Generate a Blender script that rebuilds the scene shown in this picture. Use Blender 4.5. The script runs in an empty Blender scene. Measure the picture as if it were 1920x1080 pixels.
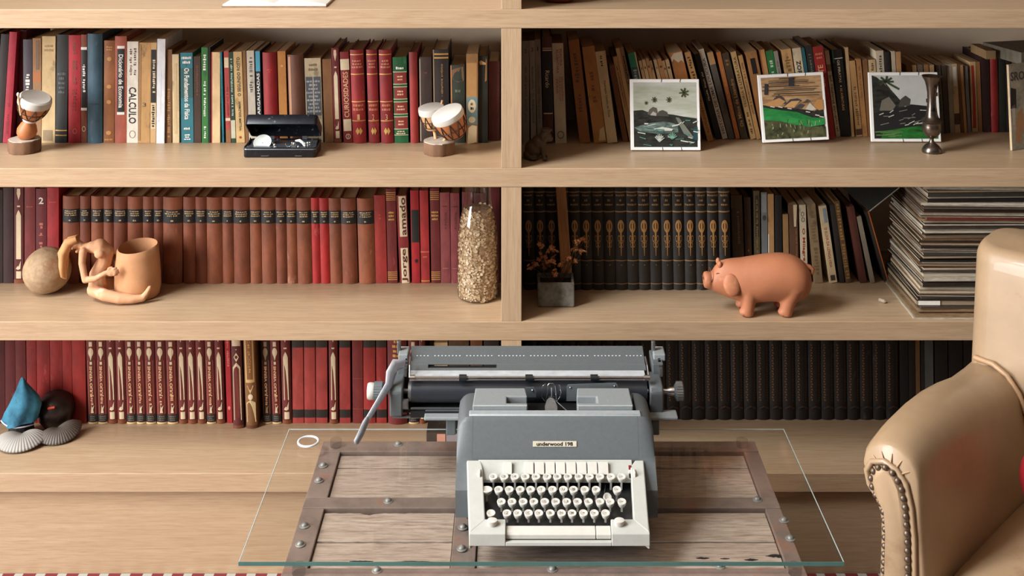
import bpy, bmesh, math, random
from mathutils import Vector, Matrix
random.seed(7)
R = math.radians
# ---------------------------------------------------------------- camera
F, S0 = 2200.0, 820.0            # focal length and front-plane scale, in pixels of the 1920x1080 frame
D = F / S0                       # distance from camera to the front of the bookcase (y = 0)
ZC = 1388 / S0                   # camera height
CX, HY = 965.0, -310.0           # vanishing point
scene = bpy.context.scene
col = scene.collection
cam_d = bpy.data.cameras.new('camera')
cam = bpy.data.objects.new('camera', cam_d); col.objects.link(cam)
cam.location = (0, -D, ZC); cam.rotation_euler = (R(90), 0, 0)
cam_d.sensor_width = 36; cam_d.lens = 36 * F / 1920
cam_d.shift_x = (960 - CX) / 1920; cam_d.shift_y = (HY - 540) / 1920
scene.camera = cam
# ---------------------------------------------------------------- world, light, exposure
w = bpy.data.worlds.new('world'); scene.world = w; w.use_nodes = True
bg = w.node_tree.nodes['Background']
bg.inputs[0].default_value = (0.80, 0.86, 1.0, 1); bg.inputs[1].default_value = 0.07
def area(name, loc, target, sx, sy, power, color):
    l = bpy.data.lights.new(name, 'AREA'); l.shape = 'RECTANGLE'; l.size = sx; l.size_y = sy
    l.energy = power; l.color = color
    o = bpy.data.objects.new(name, l); col.objects.link(o); o.location = loc
    o.rotation_euler = (Vector(target) - Vector(loc)).to_track_quat('-Z', 'Y').to_euler()
    return o
area('window_daylight', (-4.42, -2.65, 2.1), (-2.4, -1.55, 1.7), 1.9, 2.9, 460, (0.97, 0.985, 1.0))
area('skylight_daylight', (-2.45, -1.55, 3.8), (0.0, -0.3, 0.6), 1.2, 1.2, 195, (0.88, 0.95, 1.0))
vs = scene.view_settings
vs.view_transform = 'Standard'; vs.look = 'None'; vs.gamma = 1; vs.use_curve_mapping = False
vs.exposure = 0.0
# ---------------------------------------------------------------- helpers
def lin(c):
    return tuple(((v / 255) / 12.92 if v / 255 <= 0.04045 else ((v / 255 + 0.055) / 1.055) ** 2.4) for v in c[:3]) + (1,)
def P(x, y, d):                  # a point seen at pixel (x, y) at distance d from the camera plane
    return Vector(((x - CX) * d / F, d - D, ZC - (y - HY) * d / F))
def XD(x, d): return (x - CX) * d / F
def ZD(y, d): return ZC - (y - HY) * d / F
def DZ(y, z): return (ZC - z) * F / (y - HY)     # distance of a pixel row on a level surface z
class MB:
    def __init__(s): s.v = []; s.f = []
    def add(s, vs, fs, M=None):
        n = len(s.v); s.v += [(M @ Vector(p)) if M else Vector(p) for p in vs]
        s.f += [tuple(i + n for i in q) for q in fs]; return s
    def box(s, x0, x1, y0, y1, z0, z1, M=None):
        return s.add([(x0,y0,z0),(x1,y0,z0),(x1,y1,z0),(x0,y1,z0),(x0,y0,z1),(x1,y0,z1),(x1,y1,z1),(x0,y1,z1)],
                     [(0,3,2,1),(4,5,6,7),(0,1,5,4),(1,2,6,5),(2,3,7,6),(3,0,4,7)], M)
    def prism(s, poly, a, b, fn, M=None):        # fn(u, v, t) -> point
        n = len(poly)
        return s.add([fn(u, v, a) for u, v in poly] + [fn(u, v, b) for u, v in poly],
                     [tuple(range(n))[::-1], tuple(range(n, 2*n))] + [(i, (i+1) % n, n+(i+1) % n, n+i) for i in range(n)], M)
    def tube(s, pts, r, n=8, M=None, closed=False, flat=1.0):
        pts = [Vector(p) for p in pts]; k = len(pts)
        rs = r if isinstance(r, (list, tuple)) else [r] * k
        vs = []; up = Vector((0.13, 0.31, 1)).normalized()
        for i, p in enumerate(pts):
            if closed: t = pts[(i+1) % k] - pts[i-1]
            else: t = pts[min(i+1, k-1)] - pts[max(i-1, 0)]
            t.normalize(); a = up - t * up.dot(t)
            if a.length < 1e-3: a = Vector((1,0,0)) - t * t.x
            a.normalize(); up = a; b = t.cross(a)
            for j in range(n):
                th = 2*math.pi*j/n; vs.append(p + a*math.cos(th)*rs[i] + b*math.sin(th)*rs[i]*flat)
        fs = []
        for i in range(k if closed else k-1):
            i2 = (i+1) % k
            for j in range(n): fs.append((i*n+j, i*n+(j+1) % n, i2*n+(j+1) % n, i2*n+j))
        if not closed: fs += [tuple(range(n))[::-1], tuple(range((k-1)*n, k*n))]
        return s.add(vs, fs, M)
    def lathe(s, prof, n=24, M=None, cap=True, sx=1, sy=1):
        vs = [(r*math.cos(2*math.pi*j/n)*sx, r*math.sin(2*math.pi*j/n)*sy, z) for r, z in prof for j in range(n)]
        fs = [(i*n+j, i*n+(j+1) % n, (i+1)*n+(j+1) % n, (i+1)*n+j) for i in range(len(prof)-1) for j in range(n)]
        if cap:
            fs += [tuple(range(n))[::-1], tuple(range((len(prof)-1)*n, len(prof)*n))]
        return s.add(vs, fs, M)
    def ball(s, c, r, nu=16, nv=10, M=None, rot=None):
        r = (r, r, r) if isinstance(r, (int, float)) else r
        T = Matrix.Translation(Vector(c)) @ (rot.to_4x4() if rot else Matrix.Identity(4)) @ Matrix.Diagonal((*r, 1))
        if M: T = M @ T
        vs = [(0,0,-1)] + [(math.cos(2*math.pi*j/nu)*math.sin(math.pi*i/nv), math.sin(2*math.pi*j/nu)*math.sin(math.pi*i/nv), -math.cos(math.pi*i/nv))
              for i in range(1, nv) for j in range(nu)] + [(0,0,1)]
        L = len(vs)-1
        fs = [(0, 1+(j+1) % nu, 1+j) for j in range(nu)]
        for i in range(nv-2):
            for j in range(nu): fs.append((1+i*nu+j, 1+i*nu+(j+1) % nu, 1+(i+1)*nu+(j+1) % nu, 1+(i+1)*nu+j))
        fs += [(L, 1+(nv-2)*nu+j, 1+(nv-2)*nu+(j+1) % nu) for j in range(nu)]
        return s.add(vs, fs, T)
    def grid(s, fn, nu, nv, M=None):
        vs = [fn(i/nu, j/nv) for j in range(nv+1) for i in range(nu+1)]
        fs = [(j*(nu+1)+i, j*(nu+1)+i+1, (j+1)*(nu+1)+i+1, (j+1)*(nu+1)+i) for j in range(nv) for i in range(nu)]
        return s.add(vs, fs, M)
    def loft(s, rings, cap=True, M=None):
        n = len(rings[0]); vs = [p for r in rings for p in r]
        fs = [(i*n+j, i*n+(j+1) % n, (i+1)*n+(j+1) % n, (i+1)*n+j) for i in range(len(rings)-1) for j in range(n)]
        if cap: fs += [tuple(range(n))[::-1], tuple(range((len(rings)-1)*n, len(rings)*n))]
        return s.add(vs, fs, M)
    def mesh(s, name, mat=None, smooth=None, fix=True):
        me = bpy.data.meshes.new(name); me.from_pydata([tuple(p) for p in s.v], [], s.f)
        if fix:
            bm = bmesh.new(); bm.from_mesh(me); bmesh.ops.recalc_face_normals(bm, faces=bm.faces); bm.to_mesh(me); bm.free()
        if mat: me.materials.append(mat)
        if smooth is not None:
            me.shade_smooth(); me.set_sharp_from_angle(angle=R(smooth))
        me.update(); return me
    def build(s, name, mat, parent=None, smooth=None, bevel=0, seg=2, remesh=0, sm=0, fix=True, world=False):
        o = bpy.data.objects.new(name, s.mesh(name, mat, smooth, fix)); col.objects.link(o)
        if parent:
            o.parent = parent
            if world: o.matrix_parent_inverse = parent.matrix_basis.inverted()
        if remesh:
            m = o.modifiers.new('remesh', 'REMESH'); m.mode = 'VOXEL'; m.voxel_size = remesh; m.use_smooth_shade = True
        if sm:
            m = o.modifiers.new('smooth', 'SMOOTH'); m.factor = 0.5; m.iterations = sm
        if bevel:
            m = o.modifiers.new('bevel', 'BEVEL'); m.width = bevel; m.segments = seg; m.limit_method = 'ANGLE'; m.angle_limit = R(35)
        return o
def link(name, me, parent=None, loc=None, rot=None, scale=None):
    o = bpy.data.objects.new(name, me); col.objects.link(o); o.parent = parent
    if loc is not None: o.location = loc
    if rot is not None: o.rotation_euler = rot
    if scale is not None: o.scale = scale
    return o
def tag(o, label, cat, group=None):
    o['label'] = label; o['category'] = cat
    if group: o['group'] = group
    return o
def thing(name, label, cat, loc=(0,0,0), rot=(0,0,0), group=None):
    o = bpy.data.objects.new(name, None); col.objects.link(o); o.location = loc; o.rotation_euler = rot
    o.empty_display_size = 0.02
    return tag(o, label, cat, group)
def struct(o): o['kind'] = 'structure'; return o
# ---------------------------------------------------------------- materials
MC = {}
def mat(key, c, rough=0.6, metal=0.0, var=0.25, scale=40, bump=0.0, stretch=(1,1,1), c2=None, spec=0.5, coat=0.0, wear=None, sheen=0.0):
    if key in MC: return MC[key]
    m = bpy.data.materials.new(key); m.use_nodes = True; MC[key] = m
    nt = m.node_tree; N = nt.nodes; L = nt.links; b = N['Principled BSDF']
    b.inputs['Roughness'].default_value = rough; b.inputs['Metallic'].default_value = metal
    b.inputs['Specular IOR Level'].default_value = spec; b.inputs['Coat Weight'].default_value = coat
    a = lin(c); d = lin(c2) if c2 else tuple(v * (1 - var) for v in a[:3]) + (1,)
    tc = N.new('ShaderNodeTexCoord'); mp = N.new('ShaderNodeMapping'); mp.inputs['Scale'].default_value = stretch
    L.new(tc.outputs['Object'], mp.inputs['Vector'])
    oi = N.new('ShaderNodeObjectInfo'); ad = N.new('ShaderNodeVectorMath'); ad.operation = 'ADD'
    mu = N.new('ShaderNodeMath'); mu.operation = 'MULTIPLY'; mu.inputs[1].default_value = 37.0
    L.new(oi.outputs['Random'], mu.inputs[0]); L.new(mp.outputs[0], ad.inputs[0]); L.new(mu.outputs[0], ad.inputs[1])
    no = N.new('ShaderNodeTexNoise'); no.inputs['Scale'].default_value = scale; no.inputs['Detail'].default_value = 6; no.inputs['Roughness'].default_value = 0.65
    L.new(ad.outputs[0], no.inputs['Vector'])
    cr = N.new('ShaderNodeValToRGB'); cr.color_ramp.elements[0].position = 0.32; cr.color_ramp.elements[1].position = 0.66
    cr.color_ramp.elements[0].color = d; cr.color_ramp.elements[1].color = a
    L.new(no.outputs['Fac'], cr.inputs[0]); out = cr.outputs[0]
    if wear:
        n2 = N.new('ShaderNodeTexNoise'); n2.inputs['Scale'].default_value = wear[1]; n2.inputs['Detail'].default_value = 8; n2.inputs['Roughness'].default_value = 0.7
        L.new(ad.outputs[0], n2.inputs['Vector'])
        r2 = N.new('ShaderNodeValToRGB'); r2.color_ramp.elements[0].position = wear[2]; r2.color_ramp.elements[1].position = wear[2] + 0.08
        L.new(n2.outputs['Fac'], r2.inputs[0])
        mx = N.new('ShaderNodeMix'); mx.data_type = 'RGBA'; L.new(r2.outputs[0], mx.inputs[0]); L.new(out, mx.inputs[6]); mx.inputs[7].default_value = lin(wear[0]); out = mx.outputs[2]
    L.new(out, b.inputs['Base Color'])
    if bump:
        bu = N.new('ShaderNodeBump'); bu.inputs['Strength'].default_value = bump; bu.inputs['Distance'].default_value = 0.002
        L.new(no.outputs['Fac'], bu.inputs['Height']); L.new(bu.outputs[0], b.inputs['Normal'])
    return m
def wood(key, c, c2, c3, stretch, rough=0.45, knots=True, coat=0.0):
    if key in MC: return MC[key]
    m = bpy.data.materials.new(key); m.use_nodes = True; MC[key] = m
    nt = m.node_tree; N = nt.nodes; L = nt.links; b = N['Principled BSDF']
    tc = N.new('ShaderNodeTexCoord'); mp = N.new('ShaderNodeMapping'); mp.inputs['Scale'].default_value = stretch
    oi = N.new('ShaderNodeObjectInfo'); mu = N.new('ShaderNodeMath'); mu.operation = 'MULTIPLY'; mu.inputs[1].default_value = 21.0
    ad = N.new('ShaderNodeVectorMath'); ad.operation = 'ADD'
    L.new(tc.outputs['Object'], mp.inputs[0]); L.new(oi.outputs['Random'], mu.inputs[0]); L.new(mp.outputs[0], ad.inputs[0]); L.new(mu.outputs[0], ad.inputs[1])
    n1 = N.new('ShaderNodeTexNoise'); n1.inputs['Scale'].default_value = 3; n1.inputs['Detail'].default_value = 5; n1.inputs['Distortion'].default_value = 0.6
    n2 = N.new('ShaderNodeTexNoise'); n2.inputs['Scale'].default_value = 22; n2.inputs['Detail'].default_value = 8; n2.inputs['Roughness'].default_value = 0.7
    L.new(ad.outputs[0], n1.inputs[0]); L.new(ad.outputs[0], n2.inputs[0])
    r1 = N.new('ShaderNodeValToRGB'); e = r1.color_ramp.elements; e[0].position = 0.3; e[0].color = lin(c2); e[1].position = 0.62; e[1].color = lin(c)
    L.new(n1.outputs[0], r1.inputs[0])
    r2 = N.new('ShaderNodeValToRGB'); e = r2.color_ramp.elements; e[0].position = 0.34; e[1].position = 0.56
    L.new(n2.outputs[0], r2.inputs[0])
    mx = N.new('ShaderNodeMix'); mx.data_type = 'RGBA'; L.new(r2.outputs[0], mx.inputs[0]); mx.inputs[6].default_value = lin(c3); L.new(r1.outputs[0], mx.inputs[7])
    L.new(mx.outputs[2], b.inputs['Base Color'])
    b.inputs['Roughness'].default_value = rough; b.inputs['Coat Weight'].default_value = coat; b.inputs['Coat Roughness'].default_value = 0.25
    bu = N.new('ShaderNodeBump'); bu.inputs['Strength'].default_value = 0.15; bu.inputs['Distance'].default_value = 0.001
    L.new(n2.outputs[0], bu.inputs['Height']); L.new(bu.outputs[0], b.inputs['Normal'])
    return m
def thin_glass(key, tint, gl=1.0, rough=0.0):
    if key in MC: return MC[key]
    m = bpy.data.materials.new(key); m.use_nodes = True; MC[key] = m
    nt = m.node_tree; N = nt.nodes; L = nt.links; N.remove(N['Principled BSDF'])
    tr = N.new('ShaderNodeBsdfTransparent'); tr.inputs[0].default_value = tint
    gs = N.new('ShaderNodeBsdfGlossy'); gs.inputs['Roughness'].default_value = rough
    ge = N.new('ShaderNodeNewGeometry'); dt = N.new('ShaderNodeVectorMath'); dt.operation = 'DOT_PRODUCT'; L.new(ge.outputs['Normal'], dt.inputs[0]); L.new(ge.outputs['Incoming'], dt.inputs[1])
    ab = N.new('ShaderNodeMath'); ab.operation = 'ABSOLUTE'; L.new(dt.outputs['Value'], ab.inputs[0])
    om = N.new('ShaderNodeMath'); om.operation = 'SUBTRACT'; om.inputs[0].default_value = 1.0; L.new(ab.outputs[0], om.inputs[1])
    pw = N.new('ShaderNodeMath'); pw.operation = 'POWER'; pw.inputs[1].default_value = 5.0; L.new(om.outputs[0], pw.inputs[0])
    fr = N.new('ShaderNodeMath'); fr.operation = 'MULTIPLY_ADD'; fr.inputs[1].default_value = 0.96; fr.inputs[2].default_value = 0.04; L.new(pw.outputs[0], fr.inputs[0])
    mu = N.new('ShaderNodeMath'); mu.operation = 'MULTIPLY'; mu.inputs[1].default_value = gl; L.new(fr.outputs[0], mu.inputs[0])
    mx = N.new('ShaderNodeMixShader'); L.new(mu.outputs[0], mx.inputs[0]); L.new(tr.outputs[0], mx.inputs[1]); L.new(gs.outputs[0], mx.inputs[2])
    L.new(mx.outputs[0], N['Material Output'].inputs[0]); return m
def flat(c, rough=0.7, metal=0.0): return mat('paint_%d_%d_%d_%d' % (*c, int(metal*10)), c, rough, metal, var=0.12, scale=90)
def cloth(c, wear=0.62): return mat('cloth_%d_%d_%d' % c, c, 0.62, var=0.42, scale=45, bump=0.3, stretch=(1, 1, .4), wear=(tuple(min(255, int(v*0.78+44)) for v in c), 34, wear))
def paper(c): return mat('paper_%d_%d_%d' % c, c, 0.75, var=0.3, scale=32, bump=0.15, stretch=(1, 1, .5), wear=(tuple(int(v*0.7) for v in c), 24, 0.59))
OAKC = ((180, 153, 123), (172, 144, 114), (161, 132, 102))
OAK = wood('oak_along', *OAKC, (0.6, 12, 16), rough=0.38)
OAKV = wood('oak_upright', *OAKC, (16, 12, 0.6), rough=0.38)
# ---------------------------------------------------------------- setting
WALL = mat('plaster', (226, 208, 184), 0.9, var=0.12, scale=5, bump=0.1)
struct(MB().box(-4.6, 3.0, 0.47, 0.55, -0.02, 3.9).build('wall_back', WALL))
FLOOR = wood('floor_wood', (120, 82, 50), (98, 64, 38), (80, 50, 30), (0.6, 8, 1), rough=0.4)
struct(MB().box(-4.6, 3.0, -5.5, 0.47, -0.06, -0.02).build('floor', FLOOR))
wl = MB()
wl.box(-4.6, -4.5, -5.5, 0.47, -0.02, 0.35); wl.box(-4.6, -4.5, -5.5, 0.47, 3.6, 3.9)
wl.box(-4.6, -4.5, -5.5, -3.65, 0.35, 3.6); wl.box(-4.6, -4.5, -1.65, 0.47, 0.35, 3.6)
struct(wl.build('wall_left', WALL))
ce = MB(); sk = (-3.15, -1.75, -2.25, -0.85)      # ceiling with a skylight opening
ce.box(-4.6, 3.0, -5.5, sk[2], 3.9, 4.0); ce.box(-4.6, 3.0, sk[3], 0.55, 3.9, 4.0); ce.box(-4.6, sk[0], sk[2], sk[3], 3.9, 4.0); ce.box(sk[1], 3.0, sk[2], sk[3], 3.9, 4.0)
struct(ce.build('ceiling', WALL))
struct(MB().box(sk[0], sk[1], sk[2], sk[2]+.05, 3.9, 4.02).box(sk[0], sk[1], sk[3]-.05, sk[3], 3.9, 4.02).box(sk[0], sk[0]+.05, sk[2]+.05, sk[3]-.05, 3.9, 4.02).box(sk[1]-.05, sk[1], sk[2]+.05, sk[3]-.05, 3.9, 4.02).build('window_2', mat('white_paint', (235, 232, 225), 0.5, var=0.05)))
wf = struct(MB().box(-4.56, -4.52, -3.65, -3.59, 0.35, 3.6).box(-4.56, -4.52, -1.71, -1.65, 0.35, 3.6)
       .box(-4.56, -4.52, -3.59, -1.71, 0.35, 0.41).box(-4.56, -4.52, -3.59, -1.71, 3.54, 3.6).build('window_1', mat('white_paint', (235, 232, 225), 0.5, var=0.05)))
# ---------------------------------------------------------------- bookcase
ZA, ZB, ZS, ZD4 = [ZC - (y - HY) / S0 for y in (17.5, 315.5, 603, 887.5)]
TH = 0.0435
bc = thing('bookcase', 'built-in pale oak bookcase filling the whole wall behind the table', 'bookcase', (0, 0.2, 0))
for z in (ZA, ZB, ZS, ZD4):
    MB().box(-1.64, 1.62, 0, 0.455, z - TH, z).build('shelf_board', OAK, bc, bevel=0.0015, world=True)
xl, xr = XD(940, D), XD(978, D)
for (z0, z1) in ((ZB, ZA - TH), (ZS, ZB - TH), (ZD4, ZS - TH), (ZA, ZA + 0.33)):
    MB().box(xl, xr, 0.001, 0.455, z0, z1).build('divider', OAKV, bc, bevel=0.001, world=True)
    MB().box(-1.70, -1.641, 0.001, 0.455, z0 - TH, z1).build('end_panel', OAKV, bc, bevel=0.001, world=True)
    MB().box(1.621, 1.68, 0.001, 0.455, z0 - TH, z1).build('end_panel', OAKV, bc, bevel=0.001, world=True)
MB().box(-1.70, 1.68, 0.018, 0.04, -0.018, ZD4 - TH).build('base_panel', OAK, bc, world=True)
MB().box(-1.70, 1.68, 0.456, 0.468, 0, ZA + 0.36).build('back_panel', WALL, bc, world=True)
MB().box(-1.70, 1.68, 0.0, 0.455, ZA + 0.332, ZA + 0.37).build('shelf_board', OAK, bc, bevel=0.0015, world=True)
# ---------------------------------------------------------------- lettering
TX = {}
def text_geo(s, bold=0.0):
    k = (s, bold)
    if k in TX: return TX[k]
    c = bpy.data.curves.new('lettering', 'FONT'); c.body = s; c.resolution_u = 2; c.size = 1; c.offset = bold; c.fill_mode = 'FRONT'
    o = bpy.data.objects.new('lettering', c); col.objects.link(o)
    dg = bpy.context.evaluated_depsgraph_get(); dg.update()
    me = bpy.data.meshes.new_from_object(o.evaluated_get(dg))
    vs = [tuple(v.co) for v in me.vertices]; fs = [tuple(p.vertices) for p in me.polygons]
    bpy.data.objects.remove(o); bpy.data.curves.remove(c); bpy.data.meshes.remove(me)
    x0 = min(v[0] for v in vs); x1 = max(v[0] for v in vs); y0 = min(v[1] for v in vs); y1 = max(v[1] for v in vs)
    TX[k] = ([((v[0]-x0)/(x1-x0), (v[1]-y0)/(y1-y0)) for v in vs], fs); return TX[k]
PAGES = mat('page_edges', (198, 172, 134), 0.85, var=0.3, scale=30, stretch=(60, 1, 1))
PAGESD = mat('page_edges_old', (150, 116, 78), 0.9, var=0.35, scale=30, stretch=(60, 1, 1))
CREAM, GOLD, BLACK, WHITE = (212, 192, 158), (206, 160, 88), (24, 21, 20), (226, 220, 210)
# decorations, all in spine fractions: x -0.5..0.5, z 0..1
def band(z0, z1, c, name='spine_band'): return ('quad', -0.5, 0.5, z0, z1, c, name)
def patch(x0, x1, z0, z1, c, name='title_label'): return ('quad', x0, x1, z0, z1, c, name)
def text(s, d, x0, x1, z0, z1, c, bold=0.0): return ('text', s, d, x0, x1, z0, z1, c, bold)
def poly(pts, c, name='ornament'): return ('poly', pts, c, name)
def ell(cx, cz, rx, rz, n=14): return [(cx + rx*math.cos(2*math.pi*i/n), cz + rz*math.sin(2*math.pi*i/n)) for i in range(n)]
def ring(cx, cz, rx, rz, c, k=0.75, name='ornament'): return ('ring', cx, cz, rx, rz, k, c, name)
def hlines(z0, z1, n, c, wd=0.8): return ('hl', z0, z1, n, c, wd)
def vscript(x0, x1, z0, z1, c): return ('vs', x0, x1, z0, z1, c)
def frame(x0, x1, z0, z1, t, c, a): return ('fr', x0, x1, z0, z1, t, c, a)
BOOKS = []
def make_book(wd, h, dep, kind, c, deco, seed, tint=None):
    """parts of one book in local space: spine at y=0 facing -y, base at z=0"""
    rnd = random.Random(seed)
    parts = []
    hard = kind in 'hr'
    b = {'r': 0.17, 'h': 0.05, 'p': 0.012}[kind] * wd
    t = min(0.0024, wd*0.14) if hard else min(0.0007, wd*0.1)
    y = lambda x: -b * (1 - (2*x/wd)**2)
    n = 8 if kind == 'r' else (4 if kind == 'h' else 2)
    pol = [(-wd/2 + wd*i/n, y(-wd/2 + wd*i/n)) for i in range(n+1)]
    i0 = 0.0025 if hard else 0.0009
    pol += [(wd/2, dep), (wd/2 - t, dep), (wd/2 - t, i0), (-wd/2 + t, i0), (-wd/2 + t, dep), (-wd/2, dep)]
    m = MB(); m.prism(pol, 0, h, lambda u, v, s: (u, v, s))
    parts.append(('cover', m, cloth(c) if hard else paper(c), 40))
    ins = 0.003 if hard else 0.0
    parts.append(('pages', MB().box(-wd/2 + t + 1e-4, wd/2 - t - 1e-4, i0 + 1e-4, dep - (0.004 if hard else 0.0005), ins, h - ins - 1e-4), PAGES if rnd.random() < .6 else PAGESD, None))
    merged = {}; singles = []; lay = 0
    for d in deco:
        lay += 1; off = 0.00025 + lay * 0.00012
        def pt(x, z): return (x*wd, y(x*wd) - off, z*h)
        def get(name, c):
            k = (name, c)
            if k not in merged: merged[k] = MB()
            return merged[k]
        def sep(name, c):
            singles.append((name, MB(), c)); return singles[-1][1]
        if d[0] == 'quad':
            _, x0, x1, z0, z1, cc, nm = d
            sep(nm, cc).grid(lambda u, v: pt(x0 + (x1-x0)*u, z0 + (z1-z0)*v), n if n > 2 else 1, 1)
        elif d[0] == 'text':
            _, s, dr, x0, x1, z0, z1, cc, bold = d
            vs, fs = text_geo(s, bold)
            if dr == 'up': q = [pt(x1 + (x0-x1)*b_, z0 + (z1-z0)*a_) for a_, b_ in vs]
            elif dr == 'down': q = [pt(x0 + (x1-x0)*b_, z1 + (z0-z1)*a_) for a_, b_ in vs]
            else: q = [pt(x0 + (x1-x0)*a_, z0 + (z1-z0)*b_) for a_, b_ in vs]
            get('title_lettering', cc).add(q, fs)
        elif d[0] == 'poly':
            (get if d[3] == 'tooling' else sep)(d[3], d[2]).add([pt(a_, b_) for a_, b_ in d[1]], [tuple(range(len(d[1])))])
        elif d[0] == 'ring':
            _, cx, cz, rx, rz, k, cc, _nm = d; N = 16
            o_ = ell(cx, cz, rx, rz, N); i_ = ell(cx, cz, rx*k, rz*k, N)
            (get if d[7] == 'tooling' else sep)(d[7], cc).add([pt(*p) for p in o_ + i_], [(i, (i+1) % N, N+(i+1) % N, N+i) for i in range(N)])
        elif d[0] == 'hl':
            _, z0, z1, k, cc, ww = d; g = get('title_lettering', cc); dz = (z1-z0)/k
            for i in range(k):
                wl_ = ww*rnd.uniform(.55, 1); x = -wl_/2
                while x < wl_/2 - .03:
                    e = min(wl_/2, x + rnd.uniform(.06, .2)); zz = z0 + dz*i + dz*.2
                    g.add([pt(x, zz), pt(e, zz), pt(e, zz + dz*rnd.uniform(.4, .62)), pt(x, zz + dz*rnd.uniform(.4, .62))], [(0, 1, 2, 3)]); x = e + .035
        elif d[0] == 'vs':
            _, x0, x1, z0, z1, cc = d; g = get('title_lettering', cc); z = z0; u = (x1-x0)*wd/h
            while z < z1:
                e = z + u*rnd.uniform(.25, .6)
                if rnd.random() < .85:
                    a = x0 + (x1-x0)*rnd.uniform(0, .35); bb = x1 - (x1-x0)*rnd.uniform(0, .3)
                    g.add([pt(a, z), pt(bb, z), pt(bb, e), pt(a, e)], [(0, 1, 2, 3)])
                z = e + u*rnd.uniform(.15, .35)
        elif d[0] == 'fr':
            _, x0, x1, z0, z1, tt, cc, asp = d; tz = tt*asp; g = get('border', cc)
            for q in ((x0, x0+tt, z0, z1), (x1-tt, x1, z0, z1), (x0, x1, z0, z0+tz), (x0, x1, z1-tz, z1)):
                g.add([pt(q[0], q[2]), pt(q[1], q[2]), pt(q[1], q[3]), pt(q[0], q[3])], [(0, 1, 2, 3)])
    for nm, cc, g in [(a_, c_, g_) for a_, g_, c_ in singles] + [(k_[0], k_[1], g_) for k_, g_ in merged.items()]:
        parts.append((nm, g, flat(cc, 0.55, 0.35 if cc == GOLD else 0.0), None))
    return parts
ORD = ['', 'first', 'second', 'third', 'fourth', 'fifth', 'sixth', 'seventh', 'eighth', 'ninth', 'tenth', 'eleventh', 'twelfth', 'thirteenth', 'fourteenth',
       'fifteenth', 'sixteenth', 'seventeenth', 'eighteenth', 'nineteenth', 'twentieth']
def ordn(i):
    if i <= 20: return ORD[i]
    t = {2: 'twenty', 3: 'thirty', 4: 'forty', 5: 'fifty'}[i // 10]
    return t + '-' + ORD[i % 10] if i % 10 else {2: 'twentieth', 3: 'thirtieth', 4: 'fortieth', 5: 'fiftieth'}[i // 10]
CACHE = {}
def row(zs, ybase, where, group, books, maxh=0.295, xmin=None):
    """books: (xb0, xb1, xt0, ytop | ('h', metres), kind, colour, look, deco[, ybase[, depth]])"""
    from collections import Counter
    looks = Counter(b[6] for b in books); seen = Counter()
    prev = None; k = 0
    for i, bk in enumerate(books):
        xb0, xb1, xt0, yt, kind, c, look, deco = bk[:8]
        yb = bk[8] if len(bk) > 8 and bk[8] else (ybase(xt0) if callable(ybase) else ybase)
        d = DZ(yb, zs); dep = bk[9] if len(bk) > 9 else {'h': 0.152, 'r': 0.152, 'p': 0.135}[kind]
        dep = min(dep, 0.452 - (d - D))
        h = yt[1] if isinstance(yt, tuple) else ZD(yt, d) - zs
        X0, X1, XT = XD(xb0, d), XD(xb1, d), XD(xt0, d)
        lean = math.atan2(X0 - XT, h)                      # >0: top leans to the left
        wv = (X1 - X0) * math.cos(lean)
        # keep clear of the previous book: its right face as a line x(z)
        if prev:
            a0, ta, hp = prev
            need = max(a0 - X0, (a0 - ta*min(h, hp)) - (X0 - math.tan(lean)*min(h, hp)))
            if need > -0.0003:
                need += 0.0003; X0 += need; wv = max(0.004, wv - need*math.cos(lean))
        elif xmin is not None and X0 - math.tan(max(lean, 0))*h < xmin:
            pass
        hl = h / math.cos(lean) - wv*abs(math.tan(lean))*0.6
        hl = min(hl, maxh/math.cos(lean) - wv*abs(math.sin(lean)) - .001)
        prev = (X0 + wv/math.cos(lean), math.tan(lean), h)
        seen[look] += 1
        if looks[look] == 1: lab = look + ' on the ' + where
        else: lab = '%s, %s such from left, %s' % (look, ordn(seen[look]), where)
        # pivot on the lowest corner
        if lean >= 0: base = Vector((X0 + math.cos(lean)*wv/2, d - D, zs + math.sin(lean)*wv/2))
        else: base = Vector((X0 + math.cos(lean)*wv/2, d - D, zs - math.sin(lean)*wv/2))
        root = thing('book', lab, 'book', base + Vector((0, 0, 0.0002)), (0, -lean, 0), group)
        for nm, mb, mt, sm in make_book(wv, hl, dep, kind, c, deco, hash((where, i)) if False else i*31 + len(where)*7):
            o_ = mb.build(nm, mt, root, smooth=sm, fix=nm in ('cover', 'pages'))
            if nm in ('tooling', 'title_lettering'): o_['kind'] = 'stuff'
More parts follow.
